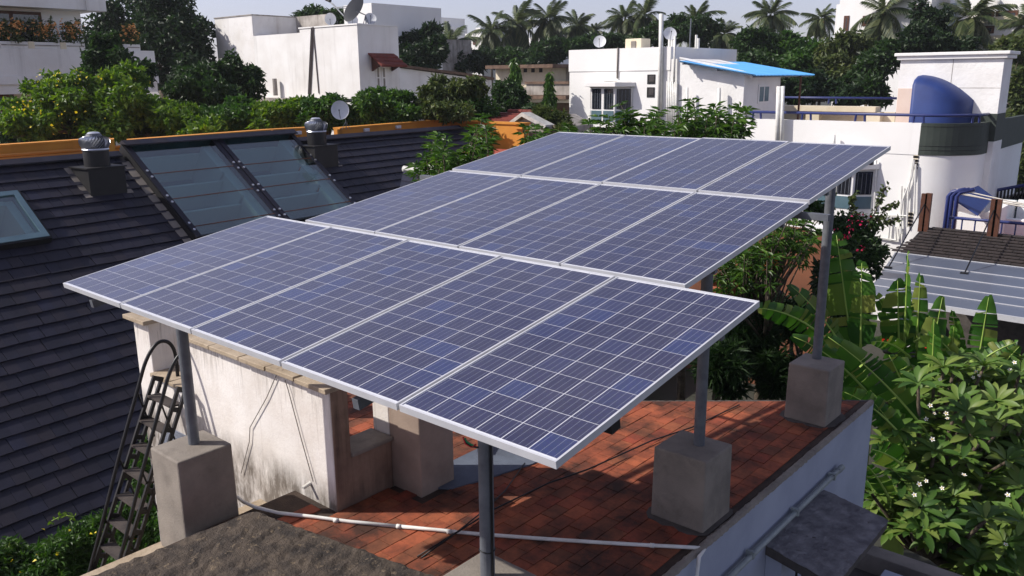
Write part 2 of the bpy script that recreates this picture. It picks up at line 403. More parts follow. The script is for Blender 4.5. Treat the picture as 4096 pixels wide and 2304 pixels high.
def tile_mat(name, cols, dirt, dscale, lo, hi, rough, bump):
    mt, n, b = newmat(name); pos = N(n, 'ShaderNodeNewGeometry').outputs['Position']
    r = N(n, 'ShaderNodeObjectInfo').outputs['Random']
    o = N(n, 'ShaderNodeValToRGB'); e = o.color_ramp.elements; e[0].color = cols[0]; e[1].color = cols[-1]
    for i, c in enumerate(cols[1:-1]):
        k = e.new((i + 1) / (len(cols) - 1)); k.color = c
    a = N(n, 'ShaderNodeAttribute'); a.attribute_name = 'rnd'
    n.links.new(math_(n, 'FRACT', math_(n, 'ADD', r, a.outputs['Fac']), 0.0), o.inputs[0])
    c = mixc(n, math_(n, 'MULTIPLY', ramp(n, noise(n, pos, dscale, 7, .68), lo, hi), .9), o.outputs[0], dirt)
    c = mixc(n, math_(n, 'MULTIPLY', ramp(n, noise(n, pos, dscale * 6, 5, .7), .5, .8), .45), c, dirt)
    n.links.new(c, b.inputs['Base Color']); b.inputs['Roughness'].default_value = rough; b.inputs['Specular IOR Level'].default_value = .3
    bp = N(n, 'ShaderNodeBump'); bp.inputs['Strength'].default_value = bump; bp.inputs['Distance'].default_value = .01
    n.links.new(noise(n, pos, 60, 6, .7), bp.inputs['Height']); n.links.new(bp.outputs[0], b.inputs['Normal'])
tile_mat('floor_tile', [L(164, 88, 60), L(146, 78, 54), L(174, 96, 64), L(132, 80, 56), L(150, 72, 52)], L(50, 38, 32), 1.7, .40, .62, .85, .35)
tile_mat('roof_tile', [L(32, 33, 48), L(38, 37, 50), L(28, 30, 45), L(44, 40, 48), L(35, 37, 55)], L(26, 25, 32), 1.2, .4, .8, .5, .2)
def cell_mat():
    mt, n, b = newmat('cell'); tc = N(n, 'ShaderNodeTexCoord').outputs['Object']
    r = N(n, 'ShaderNodeObjectInfo').outputs['Random']
    o = N(n, 'ShaderNodeValToRGB'); e = o.color_ramp.elements
    e[0].color = L(30, 32, 68); e[1].color = L(32, 48, 98); k = e.new(.55); k.color = L(35, 37, 74); k = e.new(.88); k.color = L(33, 41, 84)
    n.links.new(r, o.inputs[0])
    pos = N(n, 'ShaderNodeNewGeometry').outputs['Position']
    v = N(n, 'ShaderNodeTexVoronoi'); v.inputs['Scale'].default_value = 90; n.links.new(pos, v.inputs['Vector'])
    c = mixc(n, .12, o.outputs[0], v.outputs['Color'], 'OVERLAY')
    sp = N(n, 'ShaderNodeSeparateXYZ'); n.links.new(tc, sp.inputs[0])
    m_ = math_(n, 'FRACT', math_(n, 'MULTIPLY', math_(n, 'ADD', sp.outputs[0], .078), 4 / .156), 0)
    bar = math_(n, 'LESS_THAN', math_(n, 'ABSOLUTE', math_(n, 'SUBTRACT', m_, .5), 0), .022)
    c = mixc(n, math_(n, 'MULTIPLY', bar, .5), c, L(190, 196, 214))
    dust = math_(n, 'MULTIPLY', ramp(n, noise(n, pos, 1.1, 6, .65), .3, .8), .07)
    c = mixc(n, math_(n, 'ADD', dust, .015), c, L(196, 186, 176))
    n.links.new(c, b.inputs['Base Color']); b.inputs['Roughness'].default_value = .4; b.inputs['Specular IOR Level'].default_value = .3
cell_mat()
glassmat('panel_glass', (.97, .98, .99, 1), .08, 1.5)
glassmat('skylight_glass', (.70, .84, .84, 1), .04, 1.5, .16)
glassmat('window_glass', (.30, .36, .40, 1), .03, 1.5, .04)
mt, n_, b_ = newmat('polycarbonate'); b_.inputs['Base Color'].default_value = L(84, 92, 108); b_.inputs['Roughness'].default_value = .34; b_.inputs['Specular IOR Level'].default_value = .7
leafmat('leaf_dark', [L(32, 52, 24), L(46, 70, 32), L(58, 82, 38)], .3)
leafmat('leaf_deep', [L(26, 44, 24), L(36, 56, 28), L(46, 66, 34)], .25)
leafmat('leaf_mid', [L(40, 68, 24), L(56, 90, 32), L(74, 104, 40)], .3)
leafmat('leaf_bright', [L(58, 88, 30), L(84, 114, 36), L(114, 138, 50)], .35)
leafmat('leaf_mango', [L(44, 72, 28), L(66, 98, 38), L(96, 126, 52)], .3, .4)
leafmat('leaf_olive', [L(54, 70, 34), L(74, 88, 44), L(96, 104, 56)], .3)
leafmat('leaf_palm', [L(54, 68, 42), L(72, 86, 52), L(104, 110, 72)], .3, .45)
leafmat('leaf_banana', [L(40, 76, 26), L(54, 94, 32), L(76, 116, 42), L(120, 128, 62)], .32, .4)
leafmat('leaf_frangipani', [L(42, 70, 28), L(60, 92, 36), L(88, 118, 50), L(124, 136, 66)], .28, .5)
leafmat('leaf_fern', [L(28, 46, 24), L(38, 60, 30), L(52, 74, 36)], .25)
leafmat('yellow_flower', [L(226, 206, 50), L(236, 220, 80)], .2); leafmat('orange_flower', [L(222, 150, 84), L(236, 184, 120)], .2)
leafmat('pink_flower', [L(196, 30, 96), L(216, 50, 70)], .25); leafmat('young_leaf', [L(196, 120, 60), L(214, 150, 84)], .3)
# ---------------------------------------------------------------- ground
g = MB().add([(-400, -100, GZ), (300, -100, GZ), (300, 500, GZ), (-400, 500, GZ)], [(0, 1, 2, 3)])
g.solo('ground', 'street', kind='structure')
# ================================================================ our own terrace
FZ = -1.36; GP = (GZ - TO[2]) / TS
MB.PLAN = True
H = thing('house', 'plastered house under the solar panels with a tiled roof terrace', 'house', (2.3, 2.5, GP))
poly = [(-.22, .62), (4.8, .62), (4.8, 5.14), (3.0, 3.62), (-.22, 3.62)]
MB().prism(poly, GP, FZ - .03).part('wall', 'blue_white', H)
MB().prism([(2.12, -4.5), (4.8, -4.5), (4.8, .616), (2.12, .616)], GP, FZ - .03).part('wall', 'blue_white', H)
MB().prism([(1.64, -4.5), (2.116, -4.5), (2.116, .616), (1.64, .616)], GP, -1.6).part('ledge', 'beige_stone', H, bevel=.01)
# rough mortar edge along the right-hand roof edge and the far edge
mb = MB(); ys = np.arange(-1.2, 5.13, .028)
def lumpy(p0, p1, wdt, hgt, mb, step=.03):
    p0 = np.array(p0); p1 = np.array(p1); n = int(np.linalg.norm(p1 - p0) / step); d = unit(p1 - p0); s = np.cross(d, [0, 0, 1.0])
    prof = [(-1, 0), (-.6, .7), (0, 1), (.7, .65), (1, -.35)]; base = len(mb.v)
    for i in range(n + 1):
        c = p0 + d * step * i
        for a, b in prof:
            j = rng.normal(size=2) * .10
            mb.v.append(tuple(c + s * wdt * (a + j[0] * .5) + A_(0, 0, hgt * (b + j[1] * 1.3))))
    k = len(prof)
    for i in range(n):
        for a in range(k - 1): mb.f.append((base + i * k + a, base + i * k + a + 1, base + (i + 1) * k + a + 1, base + (i + 1) * k + a))
lumpy((4.785, -1.2, FZ - .02), (4.785, 5.12, FZ - .02), .028, .022, mb, .022); mb.part('mortar_edge', 'cement', H)
mb = MB(); lumpy((4.80, 5.135, FZ - .02), (3.0, 3.615, FZ - .02), .02, .018, mb, .022); mb.part('mortar_edge', 'cement_dark', H)
# tiled floor
fl = MB().prism([(2.64, .62), (4.76, .62), (4.76, 5.06), (3.02, 3.6), (-.2, 3.6), (-.2, 1.4), (2.64, 1.4)], FZ - .028, FZ - .008)
FLO = fl.solo('terrace_floor', 'mortar', kind='structure')
MB().prism([(2.125, -2.2), (4.76, -2.2), (4.76, .619), (2.125, .619)], FZ - .028, FZ - .008).part('bed', 'mortar', FLO)
TX, TY = .122, .172
MB.PLAN = False
tme = MB().box((-TX / 2 + .003) * TS, (TX / 2 - .003) * TS, (-TY / 2 + .003) * TS, (TY / 2 - .003) * TS, -.02, 0).mesh('tile', 'floor_tile')
MB.PLAN = True
spots = []; cut = []
for i in range(-2, 18):
    x = 2.70 + TX * i
    for j in range(-10, 37):
        y = -.9 + TY * j + (TY / 2 if i % 2 else 0)
        if x > 4.75 or x < 2.2: continue
        cor = [(x + sx_ * (TX / 2 - .003), y + sy_ * (TY / 2 - .003)) for sx_, sy_ in ((-1, -1), (1, -1), (1, 1), (-1, 1))]
        pc_ = clip_half(clip_half(cor, A_(-.839, 1), 3.6 - 3.02 * .839), A_(0, 1), 5.06)
        if x < 3.02: pc_ = clip_half(pc_, A_(0, 1), 3.58) if len(pc_) > 2 else pc_
        if len(pc_) < 3: continue
        if len(pc_) != 4 or abs(pc_[2][1] - cor[2][1]) > 1e-6 or abs(pc_[3][1] - cor[3][1]) > 1e-6:
            cut.append(pc_); continue
        if x < 2.64 and y > .5: continue
        if 2.60 < x < 2.99 and 1.08 < y < 1.54: continue
        spots.append((x, y))
spots2 = [(x, y) for x in np.arange(-.1, 2.6, TX) for y in np.arange(1.5, 3.5, TY)]
def vis(p):
    a = proj((p[0], p[1], FZ)); return 0 < a[0] < 4096 and 0 < a[1] < 2304
near = sorted([s for s in spots if vis(s)], key=lambda s: proj((s[0], s[1], FZ))[2])[:300]; nset = set(near)
for (x, y) in near:
    a = rng.normal() * .008; c, s = math.cos(a), math.sin(a)
    inst('tile', tme, FLO, M4(tp((x, y, FZ + rng.normal() * .0015)) - ORG[FLO.name], (c, s, rng.normal() * .004), (-s, c, rng.normal() * .004), (0, 0, 1)))
rest = [s for s in spots if s not in nset] + spots2
V = []; Fq = []; rd = []
for (x, y) in rest:
    z = FZ + rng.normal() * .0015; o = len(V); hx, hy = TX / 2 - .003, TY / 2 - .003
    V += [(x - hx, y - hy, z), (x + hx, y - hy, z), (x + hx, y + hy, z), (x - hx, y + hy, z)] + [(x - hx, y - hy, z - .016), (x + hx, y - hy, z - .016), (x + hx, y + hy, z - .016), (x - hx, y + hy, z - .016)]
    Fq += [(o, o + 1, o + 2, o + 3), (o, o + 4, o + 5, o + 1), (o + 1, o + 5, o + 6, o + 2), (o + 2, o + 6, o + 7, o + 3), (o + 3, o + 7, o + 4, o)]; rd += [rng.random()] * 8
me = npmesh('tiles', tp(V), np.array(Fq), np.array(rd), 'floor_tile', ORG[FLO.name]); o = bpy.data.objects.new('tiles', me); COL.objects.link(o); o.parent = FLO; o['kind'] = 'stuff'
mb = MB()
for pc_ in cut: mb.prism([tuple(q_) for q_ in pc_], FZ - .016, FZ + rng.normal() * .001)
mb.part('cut_tiles', 'floor_tile', FLO, kind='stuff')
# cement skirt patch beside the pillar
pp = [on_z(1810, 1905, FZ), on_z(1985, 1830, FZ), on_z(2085, 1752, FZ), on_z(2050, 1690, FZ), on_z(1800, 1800, FZ)]
MB().prism([(2.935, 1.30), (3.02, 1.36), (3.10, 1.62), (3.22, 2.05), (3.25, 2.75), (2.70, 2.75), (2.70, 1.48), (2.935, 1.48)], FZ - .002, FZ + .012).part('cement_patch', 'skirt_cement', FLO)
# ---------------------------------------------------------------- stair room
SR = thing('stair_room', 'stained white stair room standing beneath the solar panels', 'stair room', (1.2, 1.0, GP))
MB().box(.75, 2.625, .615, .755, GP + .05, -.47).part('front_wall', 'stair_plaster', SR, bevel=.012)
MB().box(2.626, 2.634, .62, .757, FZ - .02, -.472).part('end_render', 'brown_plaster', SR)
MB().box(-.22, .06, .617, 1.35, GP + .05, -.47).part('side_wall', 'stair_plaster', SR, bevel=.012)
MB().box(.062, .748, 1.2, 1.35, GP + .05, -.47).part('back_wall', 'stair_plaster', SR)
MB().box(.062, .748, .62, 1.198, GP + .05, -.95).part('landing_wall', 'stair_plaster', SR)
MB().box(.064, .40, .58, 1.19, -.949, -.915).part('landing_slab', 'beige_stone', SR, bevel=.006)
MB().box(.404, .746, .575, 1.19, -.949, -.918).part('landing_slab', 'beige_stone', SR, bevel=.006)
mb = MB().box(2.44, 2.628, .757, 1.136, FZ - .02, -1.0); mb.part('sill_wall', 'brown_plaster', SR, bevel=.01)
MB().box(2.40, 2.655, .759, 1.137, -.998, -.965).part('sill', 'cement', SR, bevel=.012)
MB().box(2.605, 2.93, 1.14, 1.477, FZ - .02, -.47).part('pillar', 'pillar_plaster', SR, bevel=.012)
MB().box(2.42, 2.60, 1.142, 1.36, FZ - .02, -.475).part('pier', 'stair_plaster', SR, bevel=.01)
MB().box(.2, 2.35, 2.55, 2.66, FZ - .02, -1.22).part('kerb', 'cement', SR, bevel=.01)
mb = MB(); mb.tube([(2.32, 1.5, -.75), (2.05, 1.9, -.70), (2.0, 2.1, -.95)], .018, 6); mb.tube([(2.35, 1.6, -.9), (2.1, 1.7, -.80), (1.95, 2.0, -.9)], .016, 6); mb.part('bracket', 'dark_steel', SR)
# coping slabs: each its own piece, uneven
xs = [.70, 1.17, 1.60, 1.95, 2.30, 2.665]
for i in range(5):
    j = rng.normal(size=3) * .004; z0 = -.468 + abs(j[2])
    MB().box(xs[i] + .006, xs[i + 1] - .006, .56 + j[0], .80, z0, z0 + .034).part('coping', 'beige_stone', SR, bevel=.006)
MB().box(-.27, .12, .55, 1.36, -.467, -.43).part('coping', 'beige_stone', SR, bevel=.006)
# two thin wires hanging down the white wall, small spout
k5 = crop(500, 1300, .5495)
def wall_wire(pts, label):
    P = [on_y(*k5(*p), .60) for p in pts]
    sm = []
    for i in range(len(P) - 1):
        for t in np.linspace(0, 1, 5)[:-1]: sm.append(P[i] * (1 - t) + P[i + 1] * t)
    MB().tube(sm + [P[-1]], .0035, 5).solo('wire', 'wire_grey', label, 'wire')
wall_wire([(1150, 325), (1110, 345), (1030, 530), (910, 745), (905, 850), (845, 1080)], 'thin grey wire with a kink hanging down the white stair room wall')
wall_wire([(1165, 400), (1190, 480), (1280, 819), (1370, 1140)], 'thin straight wire on the white wall nearest its right corner')
MB().tube([(2.33, .62, -1.24), (2.33, .55, -1.255)], .014, 8).part('spout', 'pvc', SR)
# ---------------------------------------------------------------- concrete pedestals and posts
def pedestal(x0, x1, y0, y1, z0, z1, label):
    t = .006
    MB().hexa([(x0 - t, y0 - t, z0), (x1 + t, y0 - t, z0), (x1 + t, y1 + t, z0), (x0 - t, y1 + t, z0), (x0, y0, z1), (x1, y0, z1), (x1, y1, z1), (x0, y1, z1)]).solo('concrete_pedestal', 'cement', label, 'pedestal', 'concrete pedestals of the solar panel posts', bevel=.016)
pedestal(1.705, 2.08, -.22, .175, -1.6, -.85, 'sunlit concrete pedestal beside the black ladder')
pedestal(4.335, 4.725, 1.99, 2.365, FZ, -.85, 'concrete pedestal in the shade in the middle of the tiled terrace')
pedestal(4.335, 4.69, 4.21, 4.58, FZ, -.85, 'farthest concrete pedestal beside the banana leaves at the terrace corner')
fpx = on_z(1951, 2310, -.86)
pedestal(fpx[0] - .19, fpx[0] + .18, fpx[1] - .19, fpx[1] + .18, FZ, -.86, 'concrete pedestal of the nearest post at the bottom frame edge')
for (x, y, z, skx, sky_) in ((4.53, 2.18, FZ, .245, .24), (4.51, 4.40, FZ, .225, .23)):
    P = [(x + (skx + rng.normal() * .008) * math.cos(a) * (1.0 + .25 * abs(math.sin(2 * a))), y + (sky_ + rng.normal() * .008) * math.sin(a) * (1 + .25 * abs(math.sin(2 * a)))) for a in np.linspace(0, 2 * PI, 28, endpoint=False)]
    P = [(min(px_, 4.76), py_) for px_, py_ in P]
    MB().prism(P, FZ - .002, FZ + .003).part('cement_patch', 'cement_dark', FLO)
MB.PLAN = False
def post(px, py, r, label, top=None):
    b = tp((px, py, -.862)); x, y = b[0], b[1]; z1 = .157 * y - .115 if top is None else top
    t = thing('steel_post', label, 'post', b, 'steel posts carrying the solar panels')
    MB().cyl(b, r, z1 - b[2], 22).part('shaft', 'steel', t); MB().cyl((x, y, z1), r * 1.5, .012, 16).part('top_plate', 'steel', t)
    return t, b
post(1.875, .01, .051, 'steel post with a rusty side on the pedestal by the ladder')
fpx = on_z(1951, 2310, -.86)
t_, fb = post(fpx[0], fpx[1], .050, 'nearest dark grey post holding the front edge of the panels')
MB().tube([fb + A_(.053 * math.cos(a), .053 * math.sin(a), .22 + .004 * math.sin(3 * a)) for a in np.linspace(0, 2 * PI, 24)], .005, 5).part('tie', 'cable', t_)
MB().tube([fb + A_(.056, -.01, 1.4), fb + A_(.057, -.012, .7), fb + A_(.056, -.01, 0)], .008, 6).part('conduit', 'cable', t_)
FPX = (fpx[0], fpx[1])
post(4.552, 2.214, .051, 'steel post on the shaded pedestal in the middle of the terrace')
post(4.475, 4.483, .054, 'tall steel post on the farthest pedestal in front of banana plants', .46)
# ---------------------------------------------------------------- solar panels
TILT = math.radians(8.92); CT, ST = math.cos(TILT), math.sin(TILT)
PW, PL = .992, 1.956
cm = .1548; gu, gv = .0062, .0038
u0 = (PW - 6 * cm - 5 * gu) / 2; v0 = (PL - 12 * cm - 11 * gv) / 2
mb = MB(); hh = .038; lip = .010
mb.box(0, lip, 0, PL, -hh, 0); mb.box(PW - lip, PW, 0, PL, -hh, 0); mb.box(lip, PW - lip, 0, lip, -hh, 0); mb.box(lip, PW - lip, PL - lip, PL, -hh, 0)
frame_me = mb.mesh('frame', 'alu')
back_me = MB().box(lip + .001, PW - lip - .001, lip + .001, PL - lip - .001, -.008, -.0046).mesh('backsheet', 'backsheet')
cell_me = MB().box(-cm / 2, cm / 2, -cm / 2, cm / 2, -.0005, 0).mesh('cell', 'cell')
glass_me = MB().add([(lip, lip, -.0015), (PW - lip, lip, -.0015), (PW - lip, PL - lip, -.0015), (lip, PL - lip, -.0015)], [(0, 1, 2, 3)]).mesh('glass', 'panel_glass')
box_me = MB().box(PW / 2 - .07, PW / 2 + .07, PL - .20, PL - .09, -.034, -.0085).mesh('junction_box', 'black_paint')
groove_me = MB().box(.03, PW - .03, .0125, .0145, -.0040, -.0036).mesh('groove', 'steel')
ROWS = [((0, 0, 0), 5), ((.4655, 2.0305, .2946), 4), ((.4507, 4.0168, .6081), 4)]
ordn = ['first', 'second', 'third', 'fourth', 'fifth']
rown = ['front row', 'middle row', 'back row']
for ri, (o3, cnt) in enumerate(ROWS):
    for k in range(cnt):
        loc = A_(*o3) + A_(k * (PW + .02), 0, 0) + rng.normal(size=3) * A_(0, .0015, .0015)
        nm = ordn[k] if k < cnt - 1 else 'rightmost'
        if k == 0: nm = 'leftmost'
        t = thing('solar_panel', f'dark blue solar panel, {nm} of the {cnt} in the {rown[ri]}' if nm in ('leftmost', 'rightmost') else f'dark blue solar panel, {nm} from the left in the {rown[ri]}', 'solar panel', loc, f'solar panels of the {rown[ri]}')
        t.rotation_euler = (TILT + rng.normal() * .0012, rng.normal() * .001, 0)
        I = Matrix.Identity(4)
        inst('frame', frame_me, t, I); inst('backsheet', back_me, t, I); inst('glass', glass_me, t, I); inst('junction_box', box_me, t, I); inst('groove', groove_me, t, I)
        for a in range(6):
            for b in range(12):
                inst('cell', cell_me, t, Matrix.Translation((u0 + cm / 2 + a * (cm + gu), v0 + cm / 2 + b * (cm + gv), -.0038)))
# carrier frame below the panels
MF = thing('mounting_frame', 'grey steel carrier frame of rails under the solar panels', 'frame', (2.5, 3.0, -.1))
vd = A_(0, CT, ST); nd = A_(0, -ST, CT)
for o3, cnt in ROWS:
    for vv in (.45, 1.54):
        c = A_(*o3) + vd * vv - nd * .062; wd_ = cnt * (PW + .02)
        MB().obox(c + A_(wd_ / 2 - .01, 0, 0), A_(wd_ / 2 - .03, 0, 0), vd * .02, nd * .022).part('rail', 'steel', MF)
for x in (.40, 3.65):
    c0 = A_(x, .04, -.115); c1 = A_(x, 5.7, .80); MB().obox((c0 + c1) / 2, A_(.025, 0, 0), (c1 - c0) / 2, nd * .03).part('beam', 'steel', MF)
ec = on_pl(2450, 1700, -nd * .065, nd); MB().obox(ec - A_(.03, 0, 0), (.05, 0, 0), vd * .035, nd * .028).part('end_clip', 'black_paint', MF)
for yy_, zz_ in ((1.98, .235), (3.99, .55)): MB().obox((2.45, yy_, zz_), (1.9, 0, 0), vd * .075, nd * .015).part('rail', 'steel', MF)  # extra unseen strips under the row gaps, added to block stripes of sunlight
MB().tube([(3.58, 6.95, .44), (3.6, 5.55, .70)], .03, 8).part('outrigger', 'steel', MF)
for yy_ in (.90, 3.88): MB().obox((2.4, yy_, .157 * yy_ - .105), (2.3, 0, 0), (0, .03, 0), (0, 0, .025)).part('cross_beam', 'steel', MF)
dW = proj((fb[0], fb[1], .02))[2] - .1
wr = thing('panel_wires', 'loop of red and green wires beneath the front panel edge by the post', 'wires', at(1890, 1780, dW))
for c_, e_ in (('wire_red', ((1852, 1748), (1862, 1775), (1885, 1788), (1905, 1778))), ('wire_green', ((1858, 1752), (1868, 1768), (1884, 1778), (1896, 1783))), ('cable', ((1855, 1756), (1866, 1774), (1886, 1786), (1915, 1790)))):
    MB().tube([at(*q_, dW) for q_ in e_], .006, 6).part('wire', c_, wr, smooth=True)
MB.PLAN = True
# ---------------------------------------------------------------- lichen slab in the foreground
c0 = on_z(1017, 2027, -1.0); dR = unit(on_z(1790, 2304, -1.0) - c0); dL = unit(on_z(330, 2304, -1.0) - c0)
p = [c0 + dR * .05, c0 + dR * 1.62, c0 + dR * 1.62 + dL * 2.6, c0 + dL * 2.6, c0 + dL * .05]
MB.PLAN = True
MB().box(2.931, 2.937, 1.22, 1.28, -.72, -.62).part('switch_plate', 'steel', SR)
SL = thing('concrete_slab', 'lichen-covered brown concrete slab at the bottom left of the terrace', 'slab', (3.3, -1.2, FZ))
n1 = 44; n2 = 62; V = []; Fq = []
for i in range(n1 + 1):
    for j in range(n2 + 1):
        a = 1.62 * i / n1; b = 2.6 * j / n2
        q_ = c0 + dR * a + dL * b
        ed = min(a, b, 1.62 - a, .5)
        zz = -1.0 + rng.normal() * .0035 - (.03 * (1 - min(ed / .05, 1)) ** 2)
        V.append((q_[0] + rng.normal() * .004, q_[1] + rng.normal() * .004, zz))
for i in range(n1):
    for j in range(n2): Fq.append((i * (n2 + 1) + j, i * (n2 + 1) + j + 1, (i + 1) * (n2 + 1) + j + 1, (i + 1) * (n2 + 1) + j))
mb = MB(); mb.v = V; mb.f = Fq; mb.part('top', 'lichen', SL)
MB().prism([tuple(t[:2]) for t in (c0 + dR * .012 + dL * .012, c0 + dR * 1.61 + dL * .012, c0 + dR * 1.61 + dL * 2.6, c0 + dR * .012 + dL * 2.6)][::-1], -1.12, -1.034).part('body', 'cement_dark', SL)
MB().prism([tuple(t[:2]) for t in (c0 + dR * .2 + dL * .2, c0 + dR * 1.5 + dL * .2, c0 + dR * 1.5 + dL * 2.5, c0 + dR * .2 + dL * 2.5)][::-1], FZ - .02, -1.12).part('base', 'cement_dark', SL)
# ---------------------------------------------------------------- white conduit across the floor
PI_ = thing('white_pipe', 'jointed white plastic pipe lying across the terracotta tiles', 'pipe', (3.4, .9, FZ))
wpts = [on_z(Q * x, Q * y, -1.345) for x, y in ((598, 1250), (612, 1262), (640, 1275), (700, 1290), (790, 1300), (880, 1312), (1005, 1324))]
MB().tube(wpts, .0125, 10).part('length', 'pvc', PI_, smooth=True)
wpts = [on_z(Q * x, Q * y, -1.345) for x, y in ((1006, 1324), (1100, 1333), (1200, 1343), (1350, 1354), (1500, 1364), (1640, 1372), (1745, 1377))] + [on_x(Q * 1775, Q * 1382, 4.80) + A_(0, 0, .01), A_(4.835, 1.745, -1.37), A_(4.85, 1.70, -1.46), A_(4.85, 1.69, -2.6)]
MB().tube(wpts, .0125, 10).part('length', 'pvc', PI_, smooth=True)
for x, y in ((845, 1309), (1003, 1324), (1130, 1337), (1640, 1372)):
    a, b = on_z(Q * (x - 5), Q * (y - .6), -1.345), on_z(Q * (x + 6), Q * (y + .6), -1.345); MB().tube([a, b], .0155, 10).part('joint', 'pvc', PI_, smooth=True)
def floor_cable(pts, r, label):
    P = [on_z(Q * x, Q * y, FZ + .012 + dz) for x, y, dz in pts]
    MB().tube(P, r, 6).solo('black_cable', 'cable', label, 'cable', smooth=True)
floor_cable([(1060, 1403, 0), (1140, 1345, .03), (1240, 1282, .02), (1380, 1215, .02), (1480, 1180, .03), (1640, 1108, .02), (1740, 1075, .0), (1860, 1018, .0)], .006, 'long black cable running across the tiles past the middle pedestal')
floor_cable([(1050, 1400, 0), (1150, 1338, .03), (1210, 1290, .01), (1270, 1235, .0), (1320, 1165, .0)], .005, 'shorter black cable rising over the pipe to under the panels')
# ---------------------------------------------------------------- black steel ladder with hoop rails
LD = thing('steel_ladder', 'black steel ladder with wooden treads and curved handrails left of the pedestal', 'ladder', (.5, -.6, GP))
t0 = A_(0, .53, -.87); t1 = A_(0, -.62, -3.35); ld = unit(t1 - t0); ln_ = np.linalg.norm(t1 - t0); lnorm = unit(np.cross(ld, A_(1, 0, 0)))
for x in (.33, .74):
    for off in (-.035, .035):
        c = (t0 + t1) / 2 + A_(x, 0, 0) + lnorm * off; MB().obox(c, A_(.012, 0, 0), ld * ln_ / 2, lnorm * .014).part('stringer', 'dark_steel', LD)
    for s in np.arange(.02, ln_, .17):
        MB().obox(t0 + ld * s + A_(x, 0, 0), A_(.009, 0, 0), ld * .02, lnorm * .034).part('link', 'dark_steel', LD)
for i in range(13):
    c = t0 + ld * (.16 + .215 * i) + A_(.535, 0, 0); MB().obox(c, A_(.19, 0, 0), A_(0, .055, -.004), A_(0, 0, .008)).part('tread', 'tread', LD)
RPF = [(.69, -1.12), (.70, -.93), (.70, -.71), (.66, -.605), (.588, -.572), (.514, -.61), (.43, -.73), (.337, -.95), (.12, -1.47), (-.063, -1.94), (-.24, -2.38), (-.62, -3.32)]
for x in (.33, .74):
    MB().tube(spline([(x, a_, b_) for a_, b_ in RPF]), .016, 8).part('handrail', 'dark_steel', LD, smooth=True)
    for i_ in (7, 8, 9): a_, b_ = RPF[i_]; MB().tube([(x, a_, b_), (x, a_ + .10, b_ - .44)], .008, 6).part('baluster', 'dark_steel', LD)
# ---------------------------------------------------------------- right-hand side wall: drain pipe, sunshade, lower parapet
DP = thing('drain_pipe', 'pale grey drain pipe clamped to the bluish side wall', 'pipe', (4.85, 3.3, -1.7))
MB().tube([(4.85, 4.22, -1.70), (4.85, 1.2, -1.735)], .021, 10).part('tube', 'pvc_grey', DP, smooth=True)
MB().tube([(4.85, 4.27, -1.70), (4.85, 4.17, -1.7005)], .025, 10).part('end_cap', 'pvc_grey', DP, smooth=True)
for y in (4.05, 3.28, 2.5): MB().obox((4.845, y, -1.705), (.03, 0, 0), (0, .014, 0), (0, 0, .028)).part('clamp', 'pvc_grey', DP)
SH = thing('sunshade', 'weathered grey concrete sunshade slab jutting out over a window below', 'sunshade', (5.1, 3.4, -1.9))
n1, n2 = 20, 30; V = []; Fq = []
for i in range(n1 + 1):
    for j in range(n2 + 1):
        q_ = A_(4.803 + .575 * i / n1, 2.86 + 1.14 * j / n2 - .14 * (i / n1), -1.82 + rng.normal() * .0025 - .02 * i / n1); V.append(tuple(q_ + A_(rng.normal() * .002 if 0 < i else 0, rng.normal() * .003, 0)))
for i in range(n1):
    for j in range(n2): Fq.append((i * (n2 + 1) + j, (i + 1) * (n2 + 1) + j, (i + 1) * (n2 + 1) + j + 1, i * (n2 + 1) + j + 1))
mb = MB(); mb.v = V; mb.f = Fq; mb.part('top', 'chajja_grey', SH)
MB().hexa([(4.803, 2.865, -1.90), (5.37, 2.725, -1.91), (5.37, 3.855, -1.91), (4.803, 3.995, -1.90), (4.803, 2.865, -1.825), (5.37, 2.725, -1.845), (5.37, 3.855, -1.845), (4.803, 3.995, -1.825)]).part('body', 'cement_dark', SH)
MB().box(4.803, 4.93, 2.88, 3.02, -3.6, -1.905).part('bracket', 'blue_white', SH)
for y in np.arange(3.05, 3.95, .13): MB().tube([(4.98, y, -3.2), (4.98, y, -1.91)], .009, 6).part('bar', 'dark_steel', SH)
for z in (-2.2, -2.7): MB().box(4.97, 4.99, 3.02, 3.95, z, z + .02).part('bar', 'dark_steel', SH)
LW = thing('lower_parapet', 'grey plastered parapet beam below the sunshade at the bottom right', 'parapet', (5.6, 4.8, GP))
MB().box(4.803, 6.6, 4.60, 4.78, -3.2, -2.62).part('beam', 'cement', LW, bevel=.01)
MB().box(4.803, 6.6, 4.40, 4.598, -3.2, -2.80).part('step', 'cement_dark', LW)
WT = thing('white_box', 'pale bluish white box top poking in at the bottom right edge', 'box', (5.6, 4.2, -3.2))
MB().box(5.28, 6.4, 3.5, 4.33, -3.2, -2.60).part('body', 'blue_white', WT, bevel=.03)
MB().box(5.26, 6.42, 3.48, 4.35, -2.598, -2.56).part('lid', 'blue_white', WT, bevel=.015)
LF = MB().box(4.803, 6.6, 1.0, 4.599, -3.4, -3.2).solo('lower_roof', 'cement_dark', kind='structure')
MB.PLAN = False
